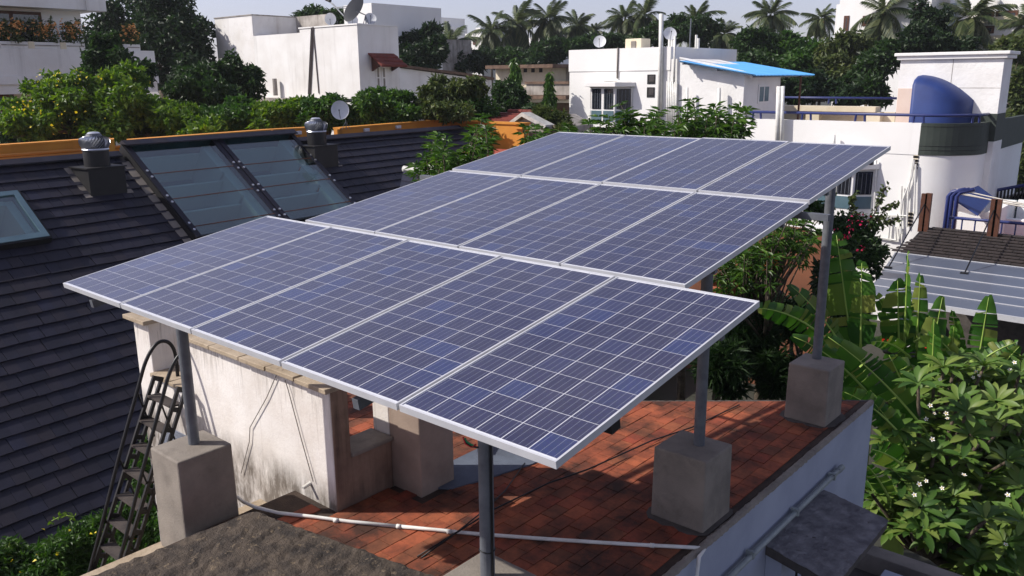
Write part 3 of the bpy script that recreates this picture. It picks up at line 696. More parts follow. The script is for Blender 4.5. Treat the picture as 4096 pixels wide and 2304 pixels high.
# ================================================================ neighbour's dark tiled roof (left)
EX = .30                                        # tile exposure
psi = math.radians(-4.374); pit = math.radians(36.264)
DV = A_(math.sin(psi), math.cos(psi), 0); HV = A_(math.cos(psi), -math.sin(psi), 0)
DN = HV * math.cos(pit) - A_(0, 0, math.sin(pit)); RN = HV * math.sin(pit) + A_(0, 0, math.cos(pit))
R0 = CAM - HV * 64.833 * EX + A_(0, 0, -5.636 * EX)
def rp(a, b, h=0): return R0 + DV * a + DN * b + RN * h      # along ridge, down slope, off the roof
SC = 1.25
RF = thing('tiled_roof', 'steep dark slate-blue tiled roof of the house on the left', 'roof', rp(12, 4, -4))
A0, A1, B1 = 2.0, 23.42, 8.9
for (q0, q1, q2, q3) in ((A0, 5.6, -.02, B1), (5.6, 7.8, -.02, 1.0), (5.6, 7.8, 2.5, B1), (7.8, 10.62, -.02, B1), (10.62, 15.72, 3.2, B1), (15.72, A1, -.02, B1)):
    MB().hexa([rp(q0, q2, -.30), rp(q0, q3, -.30), rp(q1, q3, -.30), rp(q1, q2, -.30), rp(q0, q2, -.012), rp(q0, q3, -.012), rp(q1, q3, -.012), rp(q1, q2, -.012)]).part('deck', 'black_paint', RF)
# house body under the roof
e0, e1 = rp(A0, B1 - .3, -1.3), rp(A1 - .3, B1 - .3, -1.3); k0, k1 = rp(A0, .3, -1.3), rp(A1 - .3, .3, -1.3)
MB().hexa([A_(k0[0], k0[1], GZ), A_(e0[0], e0[1], GZ), A_(e1[0], e1[1], GZ), A_(k1[0], k1[1], GZ), k0, e0, e1, k1]).part('wall', 'orange_wall', RF)
TWd = .225
skies = [(10.62, 15.72, -.2, 3.22), (4.0, 7.80, .98, 2.55)]   # openings in the tiling
mb = MB().box(-TWd / 2 + .003, TWd / 2 - .003, -.03, EX + .035, -.012, .012)
rt_me = mb.mesh('tile', 'roof_tile')
spots = []
lim = 0
for nrow in range(0, 30):
    b = nrow * EX
    for j in range(int((A1 - A0) / TWd) + 1):
        a = A0 + TWd * (j + .5) + (TWd / 2 if nrow % 2 else 0)
        if a > A1 - .05: continue
        if any(s[0] - .02 < a < s[1] + .02 and s[2] - .05 < b + .1 < s[3] - .1 for s in skies): continue
        spots.append((a, b))
tl = math.asin(.030 / EX)
tdn = DN * math.cos(tl) + RN * math.sin(tl); tn = RN * math.cos(tl) - DN * math.sin(tl)
def seen(s):
    p_ = proj(rp(*s)); x, y, d = p_
    if not (0 < x < 4096 and 0 < y < 2304): return False
    if x > 240 and y > 1126 - (x - 240) * .30 and y < 1126 + (x - 240) * .36: return False
    if x > 560 and y > 1126: return False
    return True
near = sorted([s for s in spots if seen(s)], key=lambda s: proj(rp(*s))[2])[:300]; ns = set(near)
for s in near:
    q_ = rp(s[0] + rng.normal() * .003, s[1] + rng.normal() * .003, .008 + abs(rng.normal()) * .002)
    inst('tile', rt_me, RF, M4(q_ - ORG[RF.name], DV, tdn, tn))
V = []; Fq = []; rd = []
bx = [(-1, -.03, -.012), (1, -.03, -.012), (1, EX + .035, -.012), (-1, EX + .035, -.012), (-1, -.03, .012), (1, -.03, .012), (1, EX + .035, .012), (-1, EX + .035, .012)]
for s in spots:
    if s in ns: continue
    q_ = rp(s[0] + rng.normal() * .003, s[1] + rng.normal() * .003, .008); o = len(V)
    V += [q_ + DV * (c[0] * (TWd / 2 - .003)) + tdn * c[1] + tn * c[2] for c in bx]
    Fq += [(o + 4, o + 5, o + 6, o + 7), (o + 3, o + 2, o + 6, o + 7), (o, o + 3, o + 7, o + 4), (o + 1, o + 2, o + 6, o + 5)]; rd += [rng.random()] * 8
me = npmesh('tiles', np.array(V), np.array(Fq), np.array(rd), 'roof_tile', ORG[RF.name]); o = bpy.data.objects.new('tiles', me); COL.objects.link(o); o.parent = RF; o['kind'] = 'stuff'
# ridge caps and verge
rc = MB().add([(-.19, .17, -.045), (-.19, 0, .05), (-.19, -.17, -.045), (.19, .17, -.045), (.19, 0, .05), (.19, -.17, -.045), (-.19, .17, -.075), (.19, .17, -.075)], [(0, 3, 4, 1), (1, 4, 5, 2), (0, 1, 2), (3, 5, 4), (0, 6, 7, 3)]).mesh('ridge_cap', 'roof_tile')
yv = HV * math.cos(pit * .6) - A_(0, 0, math.sin(pit * .6))
for i in range(int((A1 - A0) / .37)):
    a = A0 + .2 + .37 * i
    if 10.5 < a < 15.8: continue
    inst('ridge_cap', rc, RF, M4(rp(a, -.02, .05) - ORG[RF.name], DV, HV, (0, 0, 1)))
for b in np.arange(0, 8.8, .42): MB().obox(rp(A1 + .02, b + .2, .03), DV * .06, DN * .205 + RN * .004, RN * .03).part('verge_cap', 'roof_tile', RF)
# pale lower hip beside the mango shoots
hp = at(1615, 675, 18.5); hq = at(1760, 700, 18.0); h3 = at(1600, 760, 17.4); h4 = at(1790, 790, 17.0)
HR = thing('lower_hip_roof', 'small grey tiled hip with a pale ridge below the mango shoots', 'roof', at(1700, 760, 17.4) - A_(0, 0, .6))
MB().tube([hp, hq, hq + (hq - hp)], .07, 8).part('ridge', 'ridge_white', HR, smooth=True)
for i in range(3):
    f0, f1 = i / 3, (i + 1) / 3
    a, b, c, d = hp * (1 - f0) + h3 * f0, hq * (1 - f0) + h4 * f0, hq * (1 - f1) + h4 * f1, hp * (1 - f1) + h3 * f1
    MB().ext([a + A_(0, 0, .02 * i), b + A_(0, 0, .02 * i), c + A_(0, 0, .02 * i + .03), d + A_(0, 0, .02 * i + .03)], (0, 0, -.05)).part('tile_course', 'roof_tile', HR)
# ---------------------------------------------------------------- large skylight
SK = thing('skylight', 'large sloping glass skylight with two bays in the dark roof', 'skylight', rp(13.2, 1.5, -.6))
S0, S1, T0, T1 = 10.62, 15.72, -.16, 3.20; SM = (S0 + S1) / 2; hg = .20
def bar(a0, a1, b0, b1, h0, h1, m_, nm, par, **k): return MB().hexa([rp(a0, b0, h0), rp(a0, b1, h0), rp(a1, b1, h0), rp(a1, b0, h0), rp(a0, b0, h1), rp(a0, b1, h1), rp(a1, b1, h1), rp(a1, b0, h1)]).part(nm, m_, par, **k)
bar(S0, S0 + .10, T0, T1, -.1, hg, 'black_paint', 'kerb', SK); bar(S1 - .10, S1, T0, T1, -.1, hg, 'black_paint', 'kerb', SK)
bar(S0, S1, T1 - .09, T1, -.1, hg - .003, 'black_paint', 'kerb', SK); bar(SM - .13, SM + .13, T0, T1, -.02, hg - .01, 'black_paint', 'mullion', SK)
for a in (S0 + .02, S1 - .16): bar(a, a + .14, T0 + .05, T1, hg + .012, hg + .024, 'roof_tile', 'cover_strip', SK)
for a in (SM - .15, SM + .02): bar(a, a + .13, T0 + .05, T1, hg + .012, hg + .024, 'roof_tile', 'cover_strip', SK)
PB = [-.10, 1.0, 1.9, 2.86, 3.16]
for (a0, a1) in ((S0 + .10, SM - .03), (SM + .03, S1 - .10)):
    for i in range(4): bar(a0, a1, PB[i] + .006, PB[i + 1] - .006, hg, hg + .010, 'skylight_glass', 'pane', SK)
    for i in range(1, 4): bar(a0, a1, PB[i] - .012, PB[i] + .012, hg + .0105, hg + .016, 'brown_wood', 'joint_strip', SK)
    # light wells below the glass
    bar(a0, a1, T0, T1 - .1, -1.0, -.98, 'glass_blue', 'well_floor', SK)
    for i in range(3):
        b0, b1 = PB[i] + .12, PB[i + 1] + .02
        bar(a1 - .42, a1 - .36, b0, b1, -.97, .06, 'white_clean', 'well_wall', SK); bar(a0 + .25, a1 - .43, b0, b0 + .05, -.97, -.12, 'white_clean', 'well_wall', SK)
        bar(a0 + .18, a0 + .24, b0, b1, -.97, .0, 'white_clean', 'well_wall', SK)
    bar(a1 - .35, a1, T0 + .1, T1 - .12, -.05, .02, 'white_clean', 'well_edge', SK)
    bar(a0, a1, T0 - .02, T0 + .06, -1.0, hg - .02, 'glass_blue', 'well_head', SK)
bolt = MB().cyl((0, 0, 0), .03, .022, 10).mesh('bolt', 'vent_metal')
for a in (S0 + .09, SM - .085, SM + .085, S1 - .09):
    for b in PB[1:4]:
        for d in (-.11, .11): inst('bolt', bolt, SK, M4(rp(a, b + d, hg + .024) - ORG[SK.name], DV, DN, RN))
for i in range(14): inst('ridge_cap', rc, SK, M4(rp(S0 + .18 + .365 * i, -.13, .27) - ORG[SK.name], DV, HV, (0, 0, 1)))
for i in range(11): bar(S0 - .20, S0 - .01, .3 + i * .30, .56 + i * .30, .035, .05, 'cement', 'flashing', SK)
# small skylight at the frame edge
S2 = thing('roof_window', 'small framed roof window at the left edge of the dark roof', 'roof window', rp(6.6, 1.8, -.5))
a0, a1, b0, b1 = 5.6, 7.76, 1.04, 2.46
for r in ((a0, a1, b0, b0 + .12), (a0, a1, b1 - .14, b1), (a0, a0 + .12, b0 + .12, b1 - .14), (a1 - .12, a1, b0 + .12, b1 - .14)): bar(*r, -.1, .19, 'glass_blue', 'frame', S2)
for r in ((a0 - .02, a1 + .03, b1, b1 + .05), (a1, a1 + .05, b0, b1)): bar(*r, -.1, .17, 'black_paint', 'kerb', S2)
bar(a0 + .12, a1 - .12, b0 + .12, b1 - .14, .15, .16, 'skylight_glass', 'pane', S2)
bar(a1 - .30, a1 - .13, b0 + .13, b1 - .15, -.9, .02, 'white_clean', 'well_wall', S2); bar(a0 + .12, a1 - .31, b0 + .13, b0 + .25, -.9, .04, 'white_clean', 'well_wall', S2)
bar(a0, a1 - .32, b0 + .3, b1 - .15, -.92, -.90, 'glass_blue', 'well_floor', S2)
# ---------------------------------------------------------------- turbine vents
def vent(a, b, label):
    base = rp(a, b, 0); t = thing('turbine_vent', label, 'roof vent', base, 'turbine vents on the dark roof')
    top = base[2] + .34
    lo = [rp(a - .40, b - .42, -.02), rp(a - .40, b + .40, -.02), rp(a + .40, b + .40, -.02), rp(a + .40, b - .42, -.02)]
    hi = [A_(p_[0], p_[1], top) for p_ in (base + DV * -.42 - HV * .34, base + DV * -.42 + HV * .40, base + DV * .42 + HV * .40, base + DV * .42 - HV * .34)]
    lo = [A_(h[0], h[1], l[2]) for h, l in zip(hi, lo)]
    MB().hexa([l - A_(0, 0, .4) for l in lo] + hi).part('box', 'black_paint', t, bevel=.01)
    cx = base + HV * .02
    MB().hexa([h + A_(0, 0, .002) + unit(h - cx) * A_(1, 1, 0) * .06 for h in hi] + [h + A_(0, 0, .03) + unit(h - cx) * A_(1, 1, 0) * .06 for h in hi]).part('cover', 'black_paint', t)
    MB().cyl((cx[0], cx[1], top + .03), .27, .36, 28).part('neck', 'black_paint', t, smooth=False)
    z0 = top + .38
    MB().lathe([(.275, 0), (.285, .02), (.27, .045)], (cx[0], cx[1], z0), 32).part('collar', 'vent_metal', t)
    MB().lathe([(.20, .05), (.22, .2), (.15, .36)], (cx[0], cx[1], z0), 20).part('core', 'steel', t)
    nb = 26; seg = 8; mb = MB()
    for k in range(nb):
        basev = len(mb.v)
        for i in range(seg + 1):
            u = i / seg; r = .27 + .055 * math.sin(PI * min(u * 1.15, 1)) - (.30 * max(0, u - .62) / .38) ** 1.0 * (u > .62)
            z = .04 + .36 * u - .05 * max(0, u - .75); tw = k * 2 * PI / nb + 1.1 * u
            for dq, dr in ((0, 0), (.17, -.045)):
                mb.v.append((cx[0] + (r + dr) * math.cos(tw + dq), cx[1] + (r + dr) * math.sin(tw + dq), z0 + z))
        for i in range(seg): mb.f.append((basev + 2 * i, basev + 2 * i + 1, basev + 2 * i + 3, basev + 2 * i + 2))
    mb.part('turbine', 'vent_metal', t, smooth=True)
    MB().lathe([(.14, .37), (.10, .40), (0, .41)], (cx[0], cx[1], z0), 24).part('cap', 'vent_metal', t, smooth=True)
    for dd in (-1, 1): MB().hexa([rp(a + dd * .55, b - .55, .03), rp(a + dd * .55, b + .5, .03), rp(a + dd * .40, b + .5, .03), rp(a + dd * .40, b - .55, .03), rp(a + dd * .55, b - .55, .045), rp(a + dd * .55, b + .5, .045), rp(a + dd * .40, b + .5, .045), rp(a + dd * .40, b - .55, .045)]).part('flashing', 'cement', t)
vent(9.62, .86, 'shiny turbine roof vent left of the large skylight')
vent(16.05, .78, 'shiny turbine roof vent right of the large skylight')
# ---------------------------------------------------------------- orange parapet behind the ridge
def op(px, py, off): return on_pl(px, py, R0 - HV * off, HV)
OW = thing('orange_parapet', 'orange painted parapet wall running behind the dark tiled roof', 'parapet', rp(12, -2, -3))
segs = [((0, 589), (441, 558), 1.5), ((533, 566), (1006, 523), 1.1), ((800, 540), (1078, 523), 1.5), ((1082, 526), (1293, 512), 1.3), ((1356, 517), (1742, 486), 1.1)]
for (p0, p1, off) in ((( -40, 591), (441, 558), 1.9), ((441, 558), (533, 563), 1.9), ((533, 565), (1082, 524), 1.45), ((1082, 524), (1300, 511), 1.75), ((1300, 511), (1358, 517), 1.75), ((1358, 517), (1808, 480), 1.3)):
    if p0 in ((441, 558), (1300, 511)): continue
    a, b = op(*p0, off), op(*p1, off); z = (a[2] + b[2]) / 2
    d = unit((b - a) * A_(1, 1, 0)); nn = A_(d[1], -d[0], 0)
    MB().hexa([A_(a[0], a[1], GZ), A_(b[0], b[1], GZ), A_(*(b - nn * .28)[:2], GZ), A_(*(a - nn * .28)[:2], GZ), a, b, b - nn * .28, a - nn * .28]).part('wall', 'orange_wall', OW)
    top = [a + nn * .03, b + nn * .03, b - nn * .31, a - nn * .31]
    MB().hexa([t + A_(0, 0, .003) for t in top] + [t + A_(0, 0, .05) for t in top]).part('coping', 'orange_wall', OW)
# short returns between the steps
for (p0, oA, oB) in (((441, 558), 1.9, 1.45), ((1082, 524), 1.45, 1.75), ((1358, 517), 1.75, 1.3)):
    a, b = op(*p0, oA), op(*p0, oB); a[2] = b[2] = max(a[2], b[2]) + .002
    d = DV * .1
    MB().hexa([A_(*(a - d)[:2], -3), A_(*(b - d)[:2], -3), A_(*(b + d)[:2], -3), A_(*(a + d)[:2], -3), a - d, b - d, b + d, a + d]).part('return_wall', 'orange_wall', OW)
for k in range(4):
    z = -.14 - .13 * k; p_ = op(0, 625 + 14 * k, 1.78); e_ = op(446, 590 + 13 * k, 1.78)
    MB().tube([p_ - DV * 1.5, e_, e_ + DV * .5], .045, 8).part('pipe', 'orange_pipe', OW, smooth=True)
a, b = op(536, 577, 1.40), op(1004, 537, 1.40); MB().tube([a, b], .02, 6).part('conduit', 'cable', OW)
for s in (0.02, .28, .52, .78): c = a * (1 - s) + b * s; MB().tube([c, c - A_(0, 0, .32)], .012, 6).part('conduit', 'cable', OW)
for px, py, off in ((662, 570, 1.38), (909, 546, 1.38), (1193, 531, 1.70), (1466, 520, 1.26), (1593, 508, 1.26)):
    c = op(px, py, off); MB().obox(c, DV * .11, HV * .05, A_(0, 0, .055)).part('lamp', 'dish_white', OW, bevel=.02)
# lit orange return wall at the far end
rw = op(1808, 480, 1.3); YR = rw[1]
pA, pB = on_y(1741, 487, YR), on_y(2095, 499, YR); zt = (pA[2] + pB[2]) / 2
RW = thing('orange_end_wall', 'bright sunlit orange wall at the far right end of the dark roof', 'wall', (pB[0] - 2, YR, GZ))
MB().box(pA[0], pB[0], YR, YR + .3, GZ, zt).part('wall', 'orange_wall', RW)
MB().box(pA[0] - .03, pB[0] + .03, YR - .05, YR + .35, zt + .002, zt + .07).part('coping', 'orange_wall', RW)
pc = on_y(1910, 560, YR); MB().box(pc[0] - .35, pc[0], YR - .30, YR - .002, GZ, zt - .1).part('buttress', 'orange_wall', RW)
MB().box(pB[0] - .35, pB[0] + .02, YR - .12, YR - .002, zt - .14, zt - .06).part('ledge', 'orange_wall', RW)
MB().box(pA[0] + 1, pB[0] + 1.5, YR - 2.2, YR - .31, GZ, on_y(1990, 580, YR - 1)[2] - .2).part('flat_roof', 'red_floor', RW)
# ---------------------------------------------------------------- satellite dishes
def dish(c, face, r, label, base, group='satellite dishes', mat='dish_white', arm=True, depth=.22):
    face = unit(np.array(face, float)); t = thing('satellite_dish', label, 'satellite dish', base, group)
    sx = unit(np.cross(A_(0, 0, 1), face)); sy = np.cross(face, sx); mb = MB(); seg = 28; rings = 6
    for side in (0, 1):
        b0 = len(mb.v); mb.v.append(tuple(c - face * (depth * r + .012 * side)))
        for i in range(1, rings + 1):
            u = i / rings
            for k in range(seg):
                q_ = 2 * PI * k / seg; mb.v.append(tuple(c + (sx * math.cos(q_) + sy * 1.06 * math.sin(q_)) * r * u - face * (depth * r * (1 - u * u) + .012 * side)))
        for k in range(seg): mb.f.append((b0, b0 + 1 + k, b0 + 1 + (k + 1) % seg))
        for i in range(rings - 1):
            for k in range(seg):
                k2 = (k + 1) % seg; mb.f.append((b0 + 1 + i * seg + k, b0 + 1 + (i + 1) * seg + k, b0 + 1 + (i + 1) * seg + k2, b0 + 1 + i * seg + k2))
    mb.part('reflector', mat, t, smooth=True)
    if arm:
        f0 = c + face * r * .95 - sy * r * .15; MB().tube([c - sy * r * .95, f0], r * .03, 6).part('arm', 'dark_steel', t)
        MB().obox(f0, sx * r * .06, sy * r * .09, face * r * .08).part('receiver', 'dark_steel', t)
    bk = c - face * r * (depth + .05); b_ = np.array(base, float)
    MB().tube([bk, A_(b_[0], b_[1], bk[2] - r * .3), b_], r * .045, 8).part('mast', 'steel', t)
    for s in (-1, 1): MB().tube([A_(b_[0], b_[1], b_[2] + r * .9), b_ + sx * s * r * .5 + A_(0, 0, 0)], r * .03, 6).part('strut', 'steel', t)
    return t
dc = at(1360, 440, 23.5); db = op(1388, 512, 1.5); db2 = at(1385, 518, 23.9)
dish(dc, CAM - dc + A_(-1.5, -2, 3), .25, 'white satellite dish on a tripod behind the orange parapet', db2)
# ================================================================ building A: white box house with dishes (upper left centre)
a8 = crop(800, 0)
cA = at(1428, 97, 42); YA = cA[1]; XA = cA[0]
def fA(x, y): return on_y(*a8(x, y), YA)
def sA(x, y): return on_x(*a8(x, y), XA)
HA = thing('white_house', 'white box-shaped house with dishes on its roof and a red tiled awning', 'house', (XA - 5, YA + 4, GZ))
zt1 = fA(1580, 248)[2]; xl = fA(1000, 290)[0]; xm = fA(535, 365)[0]; xf = fA(145, 190)[0]; zlow = fA(540, 362)[2]; zl = fA(145, 190)[2]; yb = sA(1990, 262)[1]
zs = fA(900, 985)[2]
MB().box(xl, XA, YA, yb, zs, zt1).part('wall', 'white_wall', HA)
MB().box(xm, xl - .002, YA + .002, yb, zs, zlow).part('wall', 'white_wall', HA)
MB().box(xf, xm - .002, YA + .004, YA + 3.6, zs, zl).part('wall', 'white_stained', HA)
MB().box(xf + .003, xm - .005, YA + 3.4, yb, zs, zl - .25).part('wall', 'white_stained', HA)
MB().box(xm - .4, xm + 3.2, YA + 3.0, YA + 3.25, zlow - .5, zl + .05).part('wall', 'grey_stain', HA)
MB().box(xf, XA - .002, YA + .01, yb, GZ, zs - .2).part('wall', 'white_wall', HA)
MB().box(fA(580, 985)[0], fA(1260, 1010)[0], YA - .55, YA - .002, zs - .22, zs).part('ledge_slab', 'grey_stain', HA)
MB().box(xl - .05, XA + .04, YA - .04, yb + .04, zt1 + .002, zt1 + .07).part('coping', 'white_clean', HA)
MB().box(xf - .04, xm + .03, YA - .03, YA + 3.65, zl + .002, zl + .06).part('coping', 'grey_stain', HA)
c = fA(800, 960); MB().tube([A_(c[0], YA - .25, c[2]), A_(c[0], YA - .25, fA(800, 790)[2])], .13, 8).part('vent_pipe', 'grey_stain', HA)
for px in (1105, 1118, 1128): MB().tube([fA(px + 20, 270) - A_(0, .03, 0), fA(px - 12, 950) - A_(0, .03, 0)], .03, 5).part('cable', 'wire_grey', HA)
MB().tube([fA(1140, 270) - A_(0, .03, 0), fA(1200, 940) - A_(0, .03, 0)], .035, 5).part('cable', 'wire_grey', HA)
# window with tiled awning on the shaded side
y0, y1 = sA(1765, 700)[1], sA(1868, 700)[1]; z1, z0 = sA(1765, 665)[2], sA(1765, 900)[2]; ym = (y0 + y1) / 2
for (ya, ybq) in ((y0, ym - .05), (ym + .05, y1)):
    W_ = MB().box(XA + .002, XA + .03, ya, ybq, z0, z1).part('window', 'white_clean', HA)
    MB().box(XA + .031, XA + .04, ya + .09, ybq - .09, z0 + .1, (z0 + z1) / 2 - .03).part('pane', 'grey_stain', W_); MB().box(XA + .031, XA + .04, ya + .09, ybq - .09, (z0 + z1) / 2 + .03, z1 - .1).part('pane', 'grey_stain', W_)
wy0, wy1 = sA(1690, 540)[1], sA(1950, 600)[1]; wz = sA(1690, 535)[2]; dwz = .62; prj = 1.0
for i in range(3):
    f0, f1 = i / 3, (i + 1) / 3 + .04
    MB().hexa([(XA + prj * f0, wy0, wz - dwz * f0 - .05), (XA + prj * f1, wy0, wz - dwz * f1 - .05), (XA + prj * f1, wy1, wz - dwz * f1 - .05), (XA + prj * f0, wy1, wz - dwz * f0 - .05), (XA + prj * f0, wy0, wz - dwz * f0 + .01), (XA + prj * f1, wy0, wz - dwz * f1 + .07), (XA + prj * f1, wy1, wz - dwz * f1 + .07), (XA + prj * f0, wy1, wz - dwz * f0 + .01)]).part('awning_tile', 'red_tile', HA)
for y in (wy0 + .2, wy1 - .2): MB().ext([(XA + .002, y, wz - .9), (XA + .8, y, wz - .58), (XA + .002, y, wz - .1)], (0, .08, 0)).part('awning_bracket', 'brown_wood', HA)
# lean-to with sloping eave to the right
LX = thing('lean_to_house', 'long low white wing with a sloping dark eave beside the white house', 'house', (XA, yb + 4, GZ))
xE = XA - 1.0
def eX(x, y): return on_x(x, y, xE)
p0, p1, p2 = eX(1597, 268), eX(1835, 298), eX(1966, 318)
pz = eX(1966, 450)
MB().add([(xE, p0[1], GZ), (xE, p2[1], GZ), p2 - A_(0, 0, .05), p0 - A_(0, 0, .05), (xE - 6, p0[1], GZ), (xE - 6, p2[1], GZ), p2 - A_(6, 0, .05), p0 - A_(6, 0, .05)], [(0, 1, 2, 3), (4, 7, 6, 5), (0, 4, 5, 1), (3, 2, 6, 7), (1, 5, 6, 2), (0, 3, 7, 4)]).part('wall', 'white_wall', LX)
for a, b in ((p0, p1), (p1, p2)): MB().hexa([a + A_(.25, 0, -.02), b + A_(.25, 0, -.02), b - A_(6, 0, .02), a - A_(6, 0, .02), a + A_(.25, 0, .12), b + A_(.25, 0, .12), b - A_(6, 0, -.12), a - A_(6, 0, -.12)]).part('eave', 'brown_slab', LX)
# roof dishes of building A
zr = zt1 + .07
def onroof(px, py, dy): return on_y(*a8(px, py), YA + dy)
c = onroof(1312, 192, 1.6); dish(c, CAM - c + A_(-6, 0, 4), .31, 'small round white dish at the left on the white house roof', A_(c[0] + .2, c[1] + .3, zr - .1))
c = onroof(1715, 185, 2.5); dish(c, unit(CAM - c) + A_(.2, -.1, .75), .32, 'small white dish at the right on the white house roof', A_(c[0] - .1, c[1] + .3, zr - .1))
c = onroof(1535, 205, 2.9); dish(c, unit(CAM - c) + A_(.0, .0, .25), .30, 'pale dish half hidden below the big mesh dish', A_(c[0] - .1, c[1] + .3, zr - .1))
c = onroof(1545, 90, 1.5); big = dish(c, A_(-.75, -.25, .55), .72, 'very large dark mesh dish tilted on edge on the white house roof', A_(c[0] + .6, c[1] + .3, zr - .1), mat='dish_mesh', arm=False)
f0 = onroof(1300, 15, 1.5); MB().tube([f0, onroof(1335, 40, 1.5), onroof(1490, 205, 1.5)], .04, 6).part('feed_arm', 'steel', big); MB().tube([f0 + A_(.1, 0, .03), f0 + A_(-.25, 0, .13)], .09, 10).part('receiver', 'dark_steel', big)
for e in ((1510, 60), (1510, 85)): MB().tube([onroof(1350, 78, 1.5), onroof(*e, 1.5)], .025, 5).part('feed_arm', 'steel', big)
# ================================================================ building B + C: white villa with bay windows, green curved corner and blue hood
cB = at(2279, 198, 40); YB = cB[1]; XB = cB[0]
b22 = crop(2200, 0); b30 = crop(3072, 0); b36 = crop(3072, 576)
def fB(x, y): return on_y(*b22(x, y), YB)
HB = thing('white_villa', 'large white villa with bay windows, green curved corner and roof terrace', 'house', (-9, YB + 6, GZ))
zB = fB(198, 505)[2]; xR = fB(1215, 460)[0]; zstr = fB(198, 722)[2]; yBk = 37.0
MB().box(XB, xR, YB, yBk, GZ, zstr).part('wall', 'white_clean', HB)
MB().box(XB - .03, xR + .03, YB - .03, yBk, zstr + .002, zB).part('parapet', 'white_clean', HB)
xL2, xR2 = fB(1305, 590)[0], fB(1960, 740)[0]; zl1, zl2 = fB(1305, 590)[2], fB(1960, 740)[2]; y2 = 34.3
YL = YB - .0
MB().add([(xR + .031, YL, GZ), (xR2, YL, GZ), (xR2, YL, zl2), (xL2, YL, zl1), (xR + .031, YL, zl1), (xR + .031, y2, GZ), (xR2, y2, GZ), (xR2, y2, zl2), (xL2, y2, zl1), (xR + .031, y2, zl1)], [(0, 1, 2, 3, 4), (9, 8, 7, 6, 5), (1, 6, 7, 2), (2, 7, 8, 3), (3, 8, 9, 4), (0, 4, 9, 5), (0, 5, 6, 1)]).part('wall', 'white_rough', HB)
MB().add([(xL2, YL - .03, zl1 + .004), (xR2 + .05, YL - .03, zl2 + .004), (xR2 + .05, YL + .2, zl2 + .004), (xL2, YL + .2, zl1 + .004), (xL2, YL - .03, zl1 + .07), (xR2 + .05, YL - .03, zl2 + .07), (xR2 + .05, YL + .2, zl2 + .07), (xL2, YL + .2, zl1 + .07)], [(3, 2, 1, 0), (4, 5, 6, 7), (0, 1, 5, 4), (1, 2, 6, 5), (2, 3, 7, 6), (3, 0, 4, 7)]).part('coping', 'white_rough', HB)
# small windows of the upper block
for (xa, ya, xb, ybx) in ((982, 750, 1058, 845), (978, 878, 1052, 980)):
    a, b = fB(xa, ya), fB(xb, ybx); Wn = MB().box(a[0], b[0], YB - .02, YB - .004, b[2], a[2]).part('window', 'black_paint', HB); MB().box(a[0] + .1, b[0] - .05, YB - .026, YB - .021, b[2] + .1, a[2] - .05).part('pane', 'glass_dark', Wn)
# bay windows: projecting bay with canopy, panes above, frosted panels below
def bay(x0, x1, zt, zb, lab=None):
    d = .55; xa, xb = x0 + .30, x1 - .62
    plan = [(x0, YB), (xa, YB - d), (xb, YB - d), (x1, YB)]
    B_ = MB().prism([(x0, YB - .001)] + plan[1:3] + [(x1, YB - .001)], zb - .25, zb - .002).part('bay_base', 'white_clean', HB)
    MB().prism([(x0 - .2, YB - .001), (xa - .15, YB - d - .25), (xb + .18, YB - d - .25), (x1 + .15, YB - .001)], zt + .06, zt + .26).part('bay_canopy', 'white_clean', HB, bevel=.02)
    zm = zb + (zt - zb) * .36
    for i in range(3):
        p, q_ = A_(*plan[i]), A_(*plan[i + 1]); L_ = np.linalg.norm(q_ - p); u = (q_ - p) / L_; nn = A_(u[1], -u[0])
        k = 2 if i == 1 else 1
        for j in range(k):
            s0 = p + u * L_ * j / k; s1 = p + u * L_ * (j + 1) / k; mid = (s0 + s1) / 2; hw = L_ / k / 2
            def slab(hw_, z0, z1, off, th, m_, nm, par):
                c_ = A_(mid[0], mid[1], (z0 + z1) / 2) - A_(nn[0], nn[1], 0) * -off
                return MB().obox(c_, A_(u[0], u[1], 0) * hw_, A_(nn[0], nn[1], 0) * th, A_(0, 0, (z1 - z0) / 2)).part(nm, m_, par)
            fr = slab(hw, zb, zt + .055, -.05, .04, 'white_clean', 'bay_window', HB)
            slab(hw - .09, zm + .06, zt - .03, .004, .012, 'glass_dark', 'pane', fr); slab(hw - .06, zb + .05, zm - .02, .004, .012, 'glass_blue', 'pane', fr)
            for r_ in np.linspace(-.6, .6, 4):
                c_ = A_(mid[0] + u[0] * hw * r_, mid[1] + u[1] * hw * r_, (zm + zt) / 2) + A_(nn[0], nn[1], 0) * .012
                MB().obox(c_, A_(u[0], u[1], 0) * .01, A_(nn[0], nn[1], 0) * .006, A_(0, 0, (zt - zm) / 2 - .08)).part('grille', 'steel', fr)
bay(fB(425, 885)[0], fB(835, 885)[0], fB(430, 885)[2], fB(480, 1225)[2])
w0, w1 = on_y(*b36(480, 300), YB), on_y(*b36(1085, 250), YB)
bay(w0[0], w1[0], on_y(*b36(980, 262), YB)[2], on_y(*b36(980, 660), YB)[2])
